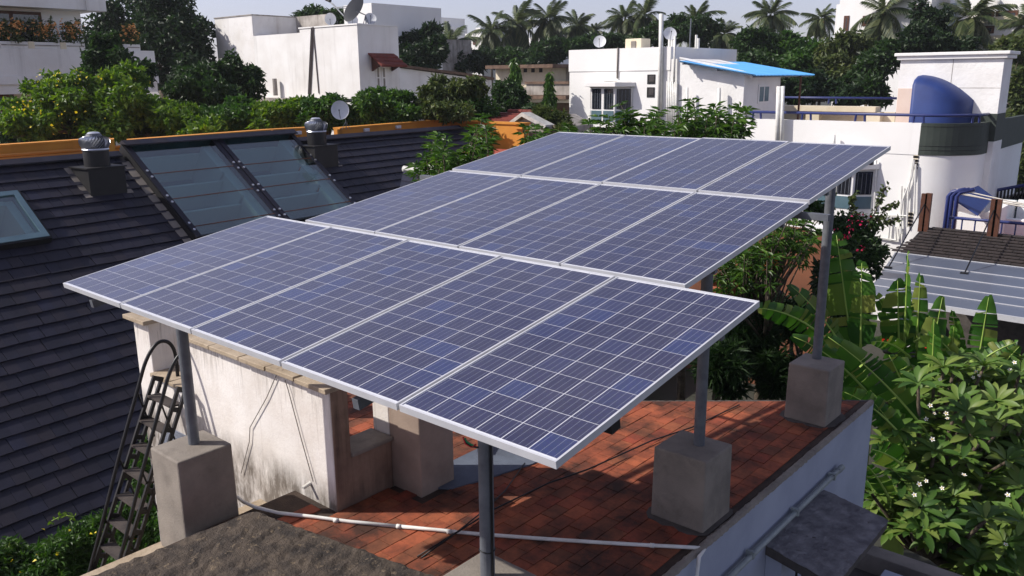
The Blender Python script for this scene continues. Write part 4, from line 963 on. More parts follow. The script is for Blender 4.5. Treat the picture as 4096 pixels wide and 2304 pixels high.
# pipes on the walls
def vpipe(f, pts, r, m_='pvc', off=.12, par=HB): MB().tube([f(*p) - A_(0, off, 0) for p in pts], r, 8).part('pipe', m_, par, smooth=True)
vpipe(fB, ((1135, 140), (1130, 500), (1112, 1240)), .10)
vpipe(fB, ((1272, 365), (1262, 840)), .05)
for i, px in enumerate((1195, 1213, 1231, 1249, 1267, 1285)): vpipe(fB, ((px + 2, 815 + 3 * i), (px - 4, 1300)), .045)
vpipe(fB, ((1417, 880), (1415, 1300)), .05, off=.3); vpipe(fB, ((1737, 885), (1732, 1300)), .07, off=.3)
vpipe(fB, ((2330, 868), (2310, 1500)), .10, off=.25); vpipe(fB, ((2372, 865), (2352, 1500)), .075, off=.25)
vpipe(lambda x, y: on_y(*b30(x, y), YB), ((688, 1355), (688, 1500)), .06, off=.25)
vpipe(fB, ((690, 480), (682, 790)), .04, 'wire_grey', .05)
vpipe(fB, ((530, 805), (820, 825), (828, 900), (822, 1300)), .03, 'pvc', .06)
# window in the shaded end wall
def sB(x, y): return on_x(*b22(x, y), xR2)
a, b = sB(2095, 855), sB(2195, 1035)
Wn = MB().box(xR2 + .002, xR2 + .04, a[1], b[1], b[2], a[2]).part('window', 'white_clean', HB)
for s in (.1, .55): MB().box(xR2 + .041, xR2 + .05, a[1] + (b[1] - a[1]) * s, a[1] + (b[1] - a[1]) * (s + .36), b[2] + .08, a[2] - .08).part('pane', 'glass_blue', Wn)
# terrace wing with curved green corner
zC = on_y(*b30(1545, 1240), YB)[2]; xG = on_y(*b30(1545, 1240), YB)[0]; zg = on_y(*b36(1510, 110), YB)[2]
RC = 1.75; arc = [(xG + RC * math.sin(t), YB + RC - RC * math.cos(t)) for t in np.linspace(0, PI / 2, 48)]
yE = YB + 9
foot = [(xR2 + .002, YB)] + arc + [(xG + RC, yE), (xR2 + .002, yE)]
def ins(pl, d): return [(x - d if x > xG else x, y + d if y < YB + RC else y) for x, y in pl]
MB().prism(foot, GZ, zg - .003).part('wall', 'white_clean', HB, smooth=False)
MB().prism([(xR2 + .002, YB - .02), (xG, YB - .02), (xG, YB + .22), (xR2 + .002, YB + .22)], zg, zC).part('parapet', 'white_clean', HB)
arcO = [(xG + .001 + (RC + .03) * math.sin(t), YB + RC - (RC + .03) * math.cos(t)) for t in np.linspace(0, PI / 2, 14)]; arcI = [(xG + .001 + (RC - .2) * math.sin(t), YB + RC - (RC - .2) * math.cos(t)) for t in np.linspace(0, PI / 2, 14)]
MB().prism(arcO + [(xG + RC + .031, yE), (xG + RC - .2, yE)] + arcI[::-1], zg, zC + .001).part('curved_band', 'green_band', HB)
for zz in (zg + .18, zg + .33, zC - .12): MB().tube([(x, y, zz) for x, y in [(xG, YB - .03)] + [(xG + (RC + .032) * math.sin(t), YB + RC - (RC + .032) * math.cos(t)) for t in np.linspace(0, PI / 2, 14)]], .008, 4).part('groove', 'black_paint', HB)
MB().prism(ins(foot, .22), zg - .002, zg + .35).part('terrace_deck', 'beige_paint', HB)
for (px, py, px2, py2) in ((1470, 110, 1500, 260), (1412, 685, 1447, 830)):
    a, b = on_y(*b36(px, py), YB), on_y(*b36(px2, py2), YB); G_ = MB().box(a[0], b[0], YB - .012, YB - .004, b[2], a[2]).part('jali_block', 'cream', HB)
    nx, nz = 3, max(4, int((a[2] - b[2]) / .12))
    for i in range(nx):
        for j in range(nz): MB().cyl((0, 0, 0), .1, .1); c_ = A_(a[0] + (b[0] - a[0]) * (i + .5) / nx, YB - .016, b[2] + (a[2] - b[2]) * (j + .5) / nz); MB().obox(c_, A_(.045, 0, .0), A_(0, .003, 0), A_(0, 0, .04)).part('hole', 'black_paint', G_)
# looping service pipes on the lower wall
def f36(x, y): return on_y(*b36(x, y), YB)
for pts in (((1470, 150), (1450, 300), (1420, 480), (1405, 830)), ((1480, 160), (1455, 330), (1365, 560), (1345, 720), (1350, 900)), ((1355, 420), (1345, 700)), ((1060, 710), (1400, 720), (1405, 745)), ((1240, 740), (1220, 960), (1300, 965), (1290, 830), (1340, 830), (1330, 950)), ((1090, 930), (1300, 965)), ((1100, 160), (1075, 700)), ((1495, 200), (1480, 700))):
    MB().tube([f36(*p) - A_(0, .1, 0) for p in pts], .035, 6).part('pipe', 'pvc', HB)
# railings
def rail(pts, z, par, gap=2.1, n0=0):
    P = [A_(x, y, z + .28) for x, y in pts]; MB().tube(P, .055, 8).part('rail', 'blue_rail', par, smooth=True)
    acc = 0; nxt = .5
    for i in range(len(P) - 1):
        s = np.linalg.norm(P[i + 1] - P[i])
        while nxt <= acc + s:
            q_ = P[i] + (P[i + 1] - P[i]) * (nxt - acc) / s; d = unit(P[i + 1] - P[i]) * .16
            for e in (-1, 1): MB().tube([q_ + d * e, A_(*(q_ + d * e * 1.15)[:2], z + .001)], .045, 6).part('rail_leg', 'blue_rail', par)
            nxt += gap
        acc += s
RL = thing('blue_railing', 'low blue pipe railing along the front parapet of the villa terrace', 'railing', (-5, YB, zC))
arcM = [(xG + (RC - .08) * math.sin(t), YB + RC - (RC - .08) * math.cos(t)) for t in np.linspace(0, PI / 2, 10)]
rail([(xR2 + .1, YB + .1)] + [(xG - .3, YB + .1)] + arcM + [(xG + RC - .08, YB + RC + .6)], zC, RL)
YF = YB + 8.2; zF = on_y(*b30(600, 1065), YF)[2]
FP = thing('rear_parapet', 'cream rear parapet with posts and a blue rail on the villa terrace', 'parapet', (-7, YF, zF - .8))
xa_, xb_ = on_y(*b30(100, 1065), YF)[0], on_y(*b30(1300, 1065), YF)[0]
MB().box(xa_ - 2, xb_ + .5, YF, YF + .25, zg, zF - .25).part('wall', 'cream', FP); MB().box(xa_ - 2, on_y(*b30(1120, 1065), YF)[0], YF - .5, YF + .2, zF - .248, zF).part('beam', 'cream', FP)
for px in (485, 1090): c_ = on_y(*b30(px, 1120), YF); MB().box(c_[0] - .33, c_[0] + .33, YF - .45, YF - .003, zg, zF - .25).part('post', 'cream', FP)
rail([(xa_ - 2, YF + .1), (xb_ + .4, YF + .1)], zF + .1, FP, 4.2)
# stair tower with blue hood
YT = YB + 2.3
def fT(x, y): return on_y(*b30(x, y), YT)
TW = thing('stair_tower', 'white textured stair tower with blue hood and dark green base band', 'tower', (fT(1850, 900)[0], YT + 1, GZ))
tx0, tx1 = fT(1335, 620)[0], fT(2345, 860)[0]; tz = fT(1345, 605)[2]; tyb = on_x(*b30(2465, 580), tx1)[1]; tzg = fT(2310, 1145)[2]; tzb = fT(2280, 1425)[2]
MB().box(tx0, tx1, YT, tyb, tzg, tz).part('wall', 'white_rough', TW); MB().box(tx0 + .002, tx1 + .01, YT - .01, tyb, tzb, tzg - .002).part('band', 'green_band', TW); MB().box(tx0 + .002, tx1 - .002, YT + .004, tyb, GZ, tzb - .002).part('wall', 'white_rough', TW)
MB().box(tx0 - .12, tx1 + .12, YT - .12, tyb + .1, tz + .002, tz + .14).part('cornice', 'white_clean', TW, bevel=.02); MB().box(tx0 - .2, tx1 + .2, YT - .2, tyb + .18, tz + .142, tz + .26).part('cornice', 'white_clean', TW, bevel=.02)
c_ = fT(1335, 890); d_ = fT(1515, 1225); MB().box(tx0 + .02, d_[0], YT - .02, YT - .003, zg, c_[2]).part('panel', 'beige_paint', TW)
MB().box(fT(1835, 880)[0] - .01, fT(1835, 880)[0] + .01, YT - .004, YT - .0015, fT(1835, 880)[2], tz).part('joint', 'grey_stain', TW); zz = fT(1900, 885)[2]; MB().box(fT(1900, 885)[0], tx1, YT - .004, YT - .0015, zz - .01, zz + .01).part('joint', 'grey_stain', TW)
hx = [fT(1505, 1225)[0], fT(1740, 1225)[0], fT(1900, 1225)[0], fT(2045, 1225)[0]]
hzt = [fT(1535, 775)[2], fT(1765, 805)[2], fT(1920, 930)[2], fT(2035, 1030)[2]]; hy = [YT - 1.0, YT - 1.15, YT - .75, YT - .01]
mb = MB(); zb_ = zg + .3; nh = 18; V = []; Fs = []
def lerp(a, u): i_ = min(int(u * 3), 2); f_ = u * 3 - i_; return a[i_] * (1 - f_) + a[i_ + 1] * f_
for k in range(nh + 1):
    u = k / nh; x = hx[0] + (hx[3] - hx[0]) * u; ztp = hzt[0] + (hzt[3] - hzt[0]) * (.10 * u + .90 * u ** 2.0); yo = YT - 1.15 * max(.0, 1 - max(0, (u - .35) / .65) ** 2.2) ** .5 - .01
    V += [(x, yo, zb_), (x, yo, ztp - .30), (x, yo * .85 + YT * .15, ztp - .10), (x, yo * .5 + YT * .5, ztp + .04), (x, YT - .003, ztp + .08)]
for k in range(nh):
    for r_ in range(4): Fs.append((k * 5 + r_, (k + 1) * 5 + r_, (k + 1) * 5 + r_ + 1, k * 5 + r_ + 1))
V += [(hx[0], YT - .003, zb_)]; Fs.append((0, 1, 2, 3, 4, len(V) - 1))
mb.add(V, Fs); ho = mb.part('hood', 'blue_hood', TW, smooth=True)
# striped awning on the tower's far side
sA0 = fT(1200, 850); AW = thing('striped_awning', 'small blue and white striped awning left of the stair tower', 'awning', sA0 + A_(.3, 1.2, -.6))
for i in range(6): MB().ext([A_(sA0[0] + .13 * i, YT + 1.5, sA0[2] + .05 * i), A_(sA0[0] + .13 * i + .13, YT + 1.5, sA0[2] + .05 * i + .05), A_(sA0[0] + .13 * i + .13, YT + 1.5, sA0[2] - .28), A_(sA0[0] + .13 * i, YT + 1.5, sA0[2] - .28)], (0, 1.2, .4)).part('stripe', ['blue_sheet', 'white_clean'][i % 2], AW)
# blue corrugated roof sheet
BS = thing('blue_sheet_roof', 'light blue corrugated sheet roof over the villa terrace', 'roof', (-9, YB + 4, 1.4))
xe = xR2 + .75; tip = on_x(3259, 294, xe); e0 = on_x(*b22(2075, 772), xe); xh = xL2 + .3; hi = on_y(*b22(1950, 605), tip[1])
ya, yb2 = e0[1] - .05, tip[1]; zlo = (tip[2] + e0[2]) / 2; zhi = zl1 - .12
nn_ = 90; mb = MB()
for j in range(nn_ + 1):
    y = ya + (yb2 - ya) * j / nn_; dz = .03 * math.cos(j * PI)
    mb.v += [(xh, y, zhi + dz), (xe, y, zlo + dz)]
mb.f = [(2 * j, 2 * j + 1, 2 * j + 3, 2 * j + 2) for j in range(nn_)]; so_ = mb.part('sheet', 'blue_sheet', BS)
sm_ = so_.modifiers.new('thick', 'SOLIDIFY'); sm_.thickness = .012
for t in (.05, .5, .95): MB().tube([(xh + (xe - xh) * t, ya, zhi + (zlo - zhi) * t - .08), (xh + (xe - xh) * t, yb2, zhi + (zlo - zhi) * t - .08)], .04, 6).part('purlin', 'steel', BS)
pb = on_x(*b30(300, 1195), xe - .1); MB().tube([A_(xe - .1, pb[1], zg), A_(xe - .1, pb[1], zlo)], .05, 8).part('post', 'brown_wood', BS)
# roof furniture of the villa
zr = zB
c = on_y(*b22(500, 417), YB + 2); dish(c, unit(CAM - c) + A_(-.1, 0, .55), .31, 'white satellite dish left of the air conditioner on the villa roof', A_(c[0], c[1] + .3, zr - .2))
c = on_y(*b22(1208, 338), YB + 2.5); dish(c, unit(CAM - c) + A_(.3, 0, .6), .31, 'white satellite dish beside the tall pipe on the villa roof', A_(c[0] + .1, c[1] + .3, zr - .2))
a, b = on_y(*b22(757, 392), YB + 1.5), on_y(*b22(918, 480), YB + 1.5)
AC = thing('air_conditioner', 'boxy white air conditioner unit standing on the villa roof', 'air conditioner', A_((a[0] + b[0]) / 2, a[1], zr - .3))
MB().box(a[0], b[0], a[1], a[1] + .8, b[2] - .2, a[2]).part('case', 'cream', AC, bevel=.03); MB().box(a[0] + .35, b[0] - .3, a[1] - .02, a[1] - .002, b[2] - .1, a[2] - .12).part('grille', 'brown_wood', AC)
for z in np.linspace(b[2] - .08, a[2] - .16, 9): MB().box(a[0] + .35, b[0] - .3, a[1] - .035, a[1] - .022, z, z + .035).part('slat', 'grey_stain', AC)
m0 = on_y(*b22(1420, 185), YB + 3); m1 = on_y(*b22(1405, 470), YB + 3); MB().tube([m1, m0], .03, 6).solo('antenna_mast', 'steel', 'thin bare antenna mast on the villa roof edge', 'mast')
xs_ = on_x(*b22(1405, 455), xR + .03)
for px, hgt in ((1200, .35), (1228, .32), (1252, .33), (1470, .5), (1492, .35)):
    c = on_y(*b22(px, 452), YB + 2.0); MB().cyl((c[0], c[1], zr - .05), .06, hgt + .1, 8).part('vent', 'pvc', HB)
# ================================================================ building D: upper-left house with planter balcony
XD = at(430, 100, 38)[0]
d0 = crop(0, 0)
def fD(x, y): return on_x(*d0(x, y), XD)
HD = thing('balcony_house', 'white house with planter balcony and wide eaves at the upper left', 'house', (XD - 4, fD(0, 500)[1] + 3, GZ))
yN = fD(-700, 0)[1]; yb1 = fD(1550, 500)[1]; yb2_ = fD(820, 100)[1]
z_bt, z_bb = fD(400, 490)[2], fD(300, 765)[2]
MB().box(XD - 1.2, XD, yN, yb1, z_bb, z_bt).part('balcony_wall', 'white_wall', HD)
MB().box(XD - 1.2, XD + .05, yN, yb1 + .05, z_bb - .35, z_bb - .003).part('cornice', 'white_wall', HD); MB().box(XD - 1.2, XD - .05, yN, yb1, z_bb - .75, z_bb - .352).part('cornice', 'white_wall', HD)
MB().box(XD - 6, XD - 1.0, yN, yb2_, GZ, z_bb - .752).part('wall', 'white_wall', HD)
xw = XD - 1.25
def gD(x, y): return on_x(*d0(x, y), xw)
ze = gD(0, 75)[2]; yw_ = gD(800, 90)[1]
MB().box(xw - 5, xw, yN, yw_, z_bb, ze).part('wall', 'white_clean', HD)
MB().box(xw - 5.5, xw + 1.05, yN, gD(1000, 40)[1] - .3, ze + .003, ze + 1.3).part('eave', 'white_wall', HD); MB().box(xw + .4, xw + 1.1, gD(850, 40)[1] - .4, gD(1000, 40)[1] - .2, ze - .02, ze + 1.31).part('eave_bracket', 'white_wall', HD)
a = gD(-700, 95); b = gD(430, 300); Wn = MB().box(xw + .002, xw + .06, a[1], b[1], z_bt - .2, ze - .12).part('window', 'brown_wood', HD)
ym_ = gD(110, 200)[1]; MB().box(xw + .061, xw + .07, ym_ + .08, b[1] - .12, z_bt - .1, ze - .25).part('pane', 'glass_dark', Wn); MB().box(xw + .061, xw + .07, a[1], ym_ - .08, z_bt - .1, ze - .25).part('pane', 'glass_dark', Wn)
# lower window under the balcony
Wn = MB().box(XD - .998, XD - .95, yN, fD(230, 1000)[1], fD(0, 1130)[2], fD(0, 945)[2]).part('window', 'brown_wood', HD); MB().box(XD - .949, XD - .94, yN, fD(200, 1000)[1] - .1, fD(0, 1130)[2] + .1, fD(0, 945)[2] - .15).part('pane', 'glass_blue', Wn)
# planters with orange flowers along the balcony
ptz0, ptz1 = z_bt + .002, fD(300, 420)[2]
pls = [(-330, -10), (5, 292), (345, 612), (665, 860), (1280, 1415)]
for i, (xa, xb) in enumerate(pls):
    y0, y1 = fD(xa, 450)[1], fD(xb, 450)[1]
    t = thing('planter', ['white balcony planter of orange flowers at the very left edge', 'white balcony planter of orange flowers below the brown window', 'white balcony planter of orange flowers beside the wall end', 'white balcony planter half hidden by the dark green tree', 'white balcony planter of orange flowers at the far balcony end'][i], 'planter', (XD - .3, (y0 + y1) / 2, ptz0), 'balcony planters')
    MB().box(XD - .55, XD - .05, y0, y1, ptz0, ptz1).part('trough', 'white_wall', t, bevel=.02); MB().box(XD - .05, XD - .02, y0 + .05, y1 - .05, (ptz0 + ptz1) / 2 - .02, (ptz0 + ptz1) / 2 + .02).part('groove', 'grey_stain', t)
    cc = (y0 + y1) / 2; hw = (y1 - y0) / 2
    bl = [(XD - .3, cc + s * hw, ptz1 + .42, .45, hw * .5, .55) for s in (-.6, 0, .6)]
    foliage('foliage', t, bl, 620, .15, .08, 'leaf_olive'); foliage('flowers', t, [(b_[0] + .1, b_[1], b_[2] + .12, b_[3], b_[4], b_[5] * .75) for b_ in bl], 130, .12, .11, 'orange_flower')
for px in (320, 640): c = fD(px, 455); MB().box(XD - .3, XD - .02, c[1] - .12, c[1] + .12, ptz0, ptz1 + .01).part('pier', 'cream', HD)
# ================================================================ building E: weathered house behind the column trees
e15 = crop(1550, 0)
cE = at(*e15(1095, 700), 56); YE = cE[1]
def fE(x, y): return on_y(*e15(x, y), YE)
HE = thing('weathered_house', 'weathered cream house with brown roof slab and stained balconies', 'house', (fE(1500, 900)[0], YE + 4, GZ))
MB().box(fE(1090, 800)[0], fE(1650, 800)[0], YE, YE + 8, fE(1350, 880)[2], fE(1300, 690)[2]).part('wall', 'cream', HE)
MB().box(fE(1065, 680)[0], fE(1740, 660)[0], YE - .8, YE + 8.5, fE(1300, 690)[2] + .002, fE(1300, 655)[2]).part('roof_slab', 'brown_slab', HE)
for px in (1388, 1465, 1543): a, b = fE(px - 17, 688), fE(px + 17, 728); MB().box(a[0], b[0], YE - .02, YE - .003, b[2], a[2]).part('window', 'black_paint', HE)
MB().box(fE(1650, 800)[0] + .003, fE(1900, 800)[0], YE + 1.5, YE + 8, fE(1350, 880)[2], fE(1300, 690)[2]).part('wall', 'grey_stain', HE)
MB().box(fE(1515, 860)[0], fE(1950, 860)[0], YE - 1.2, YE - .9, fE(1600, 950)[2], fE(1600, 845)[2]).part('balcony', 'grey_stain', HE); MB().box(fE(1510, 860)[0], fE(1950, 860)[0], YE - 1.3, YE - .8, fE(1600, 843)[2], fE(1600, 835)[2] + .1).part('balcony_rail', 'brown_slab', HE)
MB().box(fE(1350, 900)[0], fE(1650, 900)[0], YE + .01, YE + 8, fE(1600, 1200)[2], fE(1350, 882)[2]).part('wall', 'grey_stain', HE)
MB().box(fE(1400, 960)[0], fE(1950, 960)[0], YE - 1.6, YE - .01, fE(1600, 990)[2], fE(1600, 955)[2]).part('ledge', 'brown_slab', HE); MB().box(fE(1400, 960)[0], fE(1950, 960)[0], YE - 1.3, YE - .012, fE(1600, 1025)[2], fE(1600, 992)[2]).part('ledge', 'cream', HE)
MB().box(fE(1400, 960)[0], fE(1950, 960)[0], YE - .6, YE - .02, GZ, fE(1600, 1027)[2]).part('wall', 'brown_slab', HE)
for px in (1500, 1600, 1700, 1780): a, b = fE(px, 1090), fE(px + 70, 1180); W_ = MB().box(a[0], b[0], YE - .66, YE - .61, b[2], a[2]).part('window', 'brown_wood', HE); MB().box(a[0] + .12, b[0] - .12, YE - .67, YE - .661, b[2] + .12, a[2] - .12).part('pane', 'glass_dark', W_)
# small red tiled gable in front of it
cR = at(*e15(1300, 1200), 30); YG = cR[1]
def fG(x, y): return on_y(*e15(x, y), YG)
RG = thing('red_tiled_gable', 'small house with red tiled roof and grey gable beyond the orange wall', 'house', (cR[0], YG + 1, GZ))
r0, r1 = fG(1130, 1155), fG(1385, 1160); ev0 = fG(1040, 1250); ev1 = fG(1290, 1250)
xr_, zr_ = (r1[0]), r1[2]; sl = 2.2
gx = [fG(1285, 1255)[0], fG(1385, 1175)[0], fG(1570, 1275)[0]]; gz = [fG(1285, 1255)[2], fG(1385, 1175)[2], fG(1570, 1290)[2]]
MB().ext([(gx[0], YG, gz[0]), (gx[1], YG, gz[1]), (gx[2], YG, gz[2]), (gx[2], YG, GZ), (gx[0], YG, GZ)], (0, 3, 0)).part('wall', 'grey_stain', RG)
for i in range(6):
    f0, f1 = i / 6, (i + 1) / 6; zA, zB_ = r0[2] + (ev0[2] - r0[2]) * f0, r0[2] + (ev0[2] - r0[2]) * f1
    y0_, y1_ = YG + 1.6 * (1 - f0), YG + 1.6 * (1 - f1)
    xl_, xr2_ = r0[0] - 2, (gx[1] * (1 - f1) + gx[0] * f1)
    MB().hexa([(xl_, y1_ - .05, zB_ - .04), (xr2_, y1_ - .05, zB_ - .04), (gx[1] * (1 - f0) + gx[0] * f0, y0_, zA - .04), (xl_, y0_, zA - .04), (xl_, y1_ - .05, zB_ + .05), (xr2_, y1_ - .05, zB_ + .05), (gx[1] * (1 - f0) + gx[0] * f0, y0_, zA + .01), (xl_, y0_, zA + .01)]).part('tile_course', 'red_tile', RG)
for i in range(9): MB().tube([(r0[0] - 1 + (r1[0] - r0[0] + 1) * i / 9, YG + 1.65, zr_ + .04), (r0[0] - 1 + (r1[0] - r0[0] + 1) * (i + .92) / 9, YG + 1.65, zr_ + .04)], .09, 8).part('ridge_tile', 'red_tile', RG)
for s in (0, 1): a, b = (A_(gx[1], YG - .2, gz[1] + .02), A_(gx[2 * s] + (.25 if s else -.1), YG - .2, gz[2 * s] - .02)); MB().ext([a, b, b + A_(0, 0, .14), a + A_(0, 0, .14)], (0, .5, 0)).part('barge', 'ridge_white', RG)
# ================================================================ far buildings
def far_block(name, label, rects, d, m_='white_clean', wins=(), extra=()):
    """rects in overview pixels (x0, y0, x1, y1), all at depth d with real depth"""
    c = at(rects[0][0] * Q, rects[0][1] * Q, d); Yf = c[1]
    t = thing(name, label, 'building', A_(c[0], Yf + 4, GZ)); fy = lambda x, y: on_y(x * Q, y * Q, Yf)
    for i, (x0, y0, x1, y1) in enumerate(rects):
        a, b = fy(x0, y0), fy(x1, y1); MB().box(a[0], b[0], Yf + .05 * i, Yf + 7, min(b[2], a[2] - .2) if i else GZ, a[2]).part('wall', m_, t)
    for (x0, y0, x1, y1) in wins:
        a, b = fy(x0, y0), fy(x1, y1); W_ = MB().box(a[0], b[0], Yf - .06, Yf - .005, b[2], a[2]).part('window', 'brown_wood', t); MB().box(a[0] + .2, b[0] - .2, Yf - .07, Yf - .061, b[2] + .2, a[2] - .2).part('pane', 'glass_dark', W_)
    for (x0, y0, x1, y1, mm) in extra:
        a, b = fy(x0, y0), fy(x1, y1); MB().box(a[0], b[0], Yf - .5, Yf - .07, b[2], a[2]).part('slab', mm, t)
    return t
far_block('far_white_building', 'small bright white rooftop block left of the first palms', [(1010, 68, 1082, 130), (1013, 44, 1044, 67.7), (1044.3, 46, 1056, 67.5), (1062, 42, 1074, 67.6)], 110)
far_block('far_white_building', 'distant white block glimpsed between the palm trunks', [(1170, 85, 1212, 160), (1196, 70, 1208, 84.7)], 100, wins=[(1175, 100, 1183, 112), (1190, 100, 1200, 112), (1176, 130, 1184, 142)])
far_block('far_white_building', 'pale distant building low behind the thin palm', [(1330, 95, 1366, 140)], 130)
far_block('far_white_building', 'white rooftop room behind the big mesh dish', [(864, 14, 938, 90)], 62)
far_block('tall_white_building', 'tall white apartment building with narrow windows behind the palms', [(2118, -60, 2330, 130), (2104, 11, 2117.8, 129)], 78, wins=[(2124, 40, 2134, 77), (2171, 40, 2186, 65), (2300, 12, 2312, 40)])
far_block('tall_white_building', 'white apartment block with balconies at the top right corner', [(2398, -60, 2600, 160)], 74, wins=[(2460, 30, 2500, 46), (2506, 28, 2560, 46), (2462, 66, 2500, 84)], extra=[(2440, 46, 2576, 54, 'cream'), (2440, 92, 2576, 99, 'cream'), (2380, 10, 2398, 100, 'glass_blue')])
far_block('grey_far_building', 'grey flat building with brown roof edge behind the white house', [(993, 98, 1040, 150)], 70, 'grey_stain', extra=[(990, 90, 1046, 98, 'brown_slab')])
# water tank frame on the skyline
# ================================================================ right side: wall, carport, shingle canopy, balcony
TWL = thing('terracotta_wall', 'shaded brown terracotta coloured garden wall behind the mango branches', 'wall', (-4.5, 21.1, GZ))
MB().box(-9, -.85, 21.0, 21.3, GZ, -2.75).part('wall', 'terracotta_wall', TWL); MB().box(-2.2, -.8, 20.9, 21.4, -2.748, -2.62).part('coping', 'white_wall', TWL)
SB = thing('slate_canopy', 'small tilted slate-blue canopy of three courses by the terracotta wall', 'canopy', at(3090, 1180, 17.5) - A_(0, 0, 1.2))
cs = [at(2990, 1115, 17.8), at(3055, 1105, 17.6), at(3165, 1215, 16.8), at(3065, 1260, 16.8)]; cs = [at(2960, 1130, 17.8), at(3060, 1095, 17.8), at(3170, 1215, 16.9), at(3060, 1255, 16.9)]
for i in range(3):
    f0, f1 = i / 3, (i + 1) / 3 + .02; a, b, c, d = cs[0] * (1 - f0) + cs[3] * f0, cs[1] * (1 - f0) + cs[2] * f0, cs[1] * (1 - f1) + cs[2] * f1, cs[0] * (1 - f1) + cs[3] * f1
    MB().ext([a, b, c + A_(0, 0, .02), d + A_(0, 0, .02)], (0, 0, -.04)).part('course', 'roof_tile', SB)
for e in (cs[2], cs[3]): MB().tube([e - A_(0, 0, .04), e - A_(0, -.3, 2.5)], .04, 6).part('post', 'dark_steel', SB)
CP = thing('carport', 'grey translucent sheet carport roof hung on black rods', 'carport', (3.5, 22.4, GZ))
x0, x1, ya, yb_ = -.25, 9.0, 19.75, 25.15
def cpz(y): return -4.06 + (y - ya) / (yb_ - ya) * .14
def cpx(y): return .10 + (y - ya) / (yb_ - ya) * -.92
nst = 6; yy = [ya, 20.75, 21.6, 22.7, 23.8, yb_]
for i in range(5):
    a, b = yy[i] + .02, yy[i + 1] - .02
    MB().hexa([(cpx(a), a, cpz(a) - .012), (x1, a, cpz(a) - .012), (x1, b, cpz(b) - .012), (cpx(b), b, cpz(b) - .012), (cpx(a), a, cpz(a)), (x1, a, cpz(a)), (x1, b, cpz(b)), (cpx(b), b, cpz(b))]).part('sheet', 'polycarbonate', CP)
for i, y in enumerate(yy): MB().box(cpx(y) - .02, x1, y - .016, y + .016, cpz(y) + .001, cpz(y) + .02).part('glazing_bar', 'alu', CP)
for x in (1.5, 4.6, 7.5): MB().box(x - .04, x + .04, ya, yb_, -4.22, -4.09).part('beam', 'dark_steel', CP)
MB().box(cpx(ya), x1, ya - .04, ya - .03, cpz(ya) - .12, cpz(ya) + .02).part('fascia', 'alu', CP)
for x in (4.6, 8.6): MB().box(x - .06, x + .06, 20.2, 20.32, GZ, -4.22).part('post', 'dark_steel', CP)
# shingle canopy
SG = thing('shingle_roof', 'dark brown shingled lean-to roof above the carport', 'roof', (4, 26, -4.2))
ye, yr, ze_, zr_ = 25.22, 26.85, -3.93, -3.28
ncs = 10; cw = .42
for i in range(ncs):
    f0, f1 = i / ncs, (i + 1) / ncs; xo = -.95 + .055 * ncs * f0 + .25 * f0
    y0_, y1_ = ye + (yr - ye) * f0, ye + (yr - ye) * f1 + .05; z0_, z1_ = ze_ + (zr_ - ze_) * f0 + .075, ze_ + (zr_ - ze_) * f1 + .012
    for j in range(18):
        a = xo + cw * j + (cw / 2 if i % 2 else 0) - (cw / 2 if i % 2 and j == 0 else 0); b = xo + cw * (j + 1) + (cw / 2 if i % 2 else 0) - .012
        MB().hexa([(a, y0_, z0_ - .04), (b, y0_, z0_ - .04), (b, y1_, z1_ - .04), (a, y1_, z1_ - .04), (a, y0_, z0_), (b, y0_, z0_), (b, y1_, z1_), (a, y1_, z1_)]).part('shingle', 'shingle_brown', SG)
MB().hexa([(-.7, ye, ze_ - .3), (7, ye, ze_ - .3), (7, yr, ze_ - .3), (-.5, yr, ze_ - .3), (-.7, ye, ze_ - .012), (7, ye, ze_ - .012), (7, yr, zr_ - .012), (-.5, yr, zr_ - .012)]).part('deck', 'black_paint', SG)
kR = crop(3400, 700, 696 / 1456)
for pa, pb_, nm in (((610, 450), (612, 180), 0), ((640, 455), (652, 178), 0), ((1180, 505), (1205, 228), 1), ((1215, 510), (1240, 230), 1)):
    yq = yr - .2; a, b = on_y(*kR(*pa), yq), on_y(*kR(*pb_), yq); MB().obox((a + b) / 2, A_(.09, 0, 0), A_(0, .07, 0), A_(0, 0, (b[2] - a[2]) / 2 + .1)).part('post', 'brown_wood', SG)
for pa, pb_ in (((630, 235), (318, 780)), ((1210, 285), (955, 830))):
    a = on_y(*kR(*pa), yr - .2); b = on_z(*kR(*pb_), -3.98); MB().tube([a, b], .022, 6).part('rod', 'dark_steel', CP); MB().obox(b, A_(.10, 0, 0), A_(0, .06, 0), A_(0, 0, .05)).part('shoe', 'dark_steel', CP)
# balcony with red floor, blue rails, tilted blue sheet and washing lines
BF = thing('red_balcony', 'balcony with red floor, blue railing and low white walls beside the villa', 'balcony', (4, 29, GZ))
MB().box(.15, 9, 27.0, 34, GZ, -4.5).part('base', 'cement_dark', BF); MB().box(.16, 9, 27.0, 34, -4.498, -4.46).part('floor', 'red_floor', BF)  # base coloured dark to stand in for the shade under the carport
yl = 27.15
def gR(x, y, Y=yl): return on_y(*kR(x, y), Y)
a, b, c = gR(835, 355), gR(1180, 385), gR(1456, 408)
MB().tube([a, b, c, c + A_(4, 0, 0)], .05, 8).part('rail', 'blue_rail', BF, smooth=True)
MB().tube([A_(a[0], yl, -4.42), A_(9, yl, -4.42)], .03, 6).part('rail', 'blue_rail', BF)
for x in np.arange(a[0], 9, .38): MB().tube([A_(x, yl, -4.46), A_(x, yl, a[2])], .025, 6).part('baluster', 'blue_rail', BF)
for x in np.arange(a[0] + .19, 8, 1.14): MB().tube([A_(x + .16 * math.cos(t), yl, (a[2] - 4.46) / 2 + .16 * math.sin(t)) for t in np.linspace(0, 2 * PI, 13)], .014, 5).part('ring', 'blue_rail', BF)
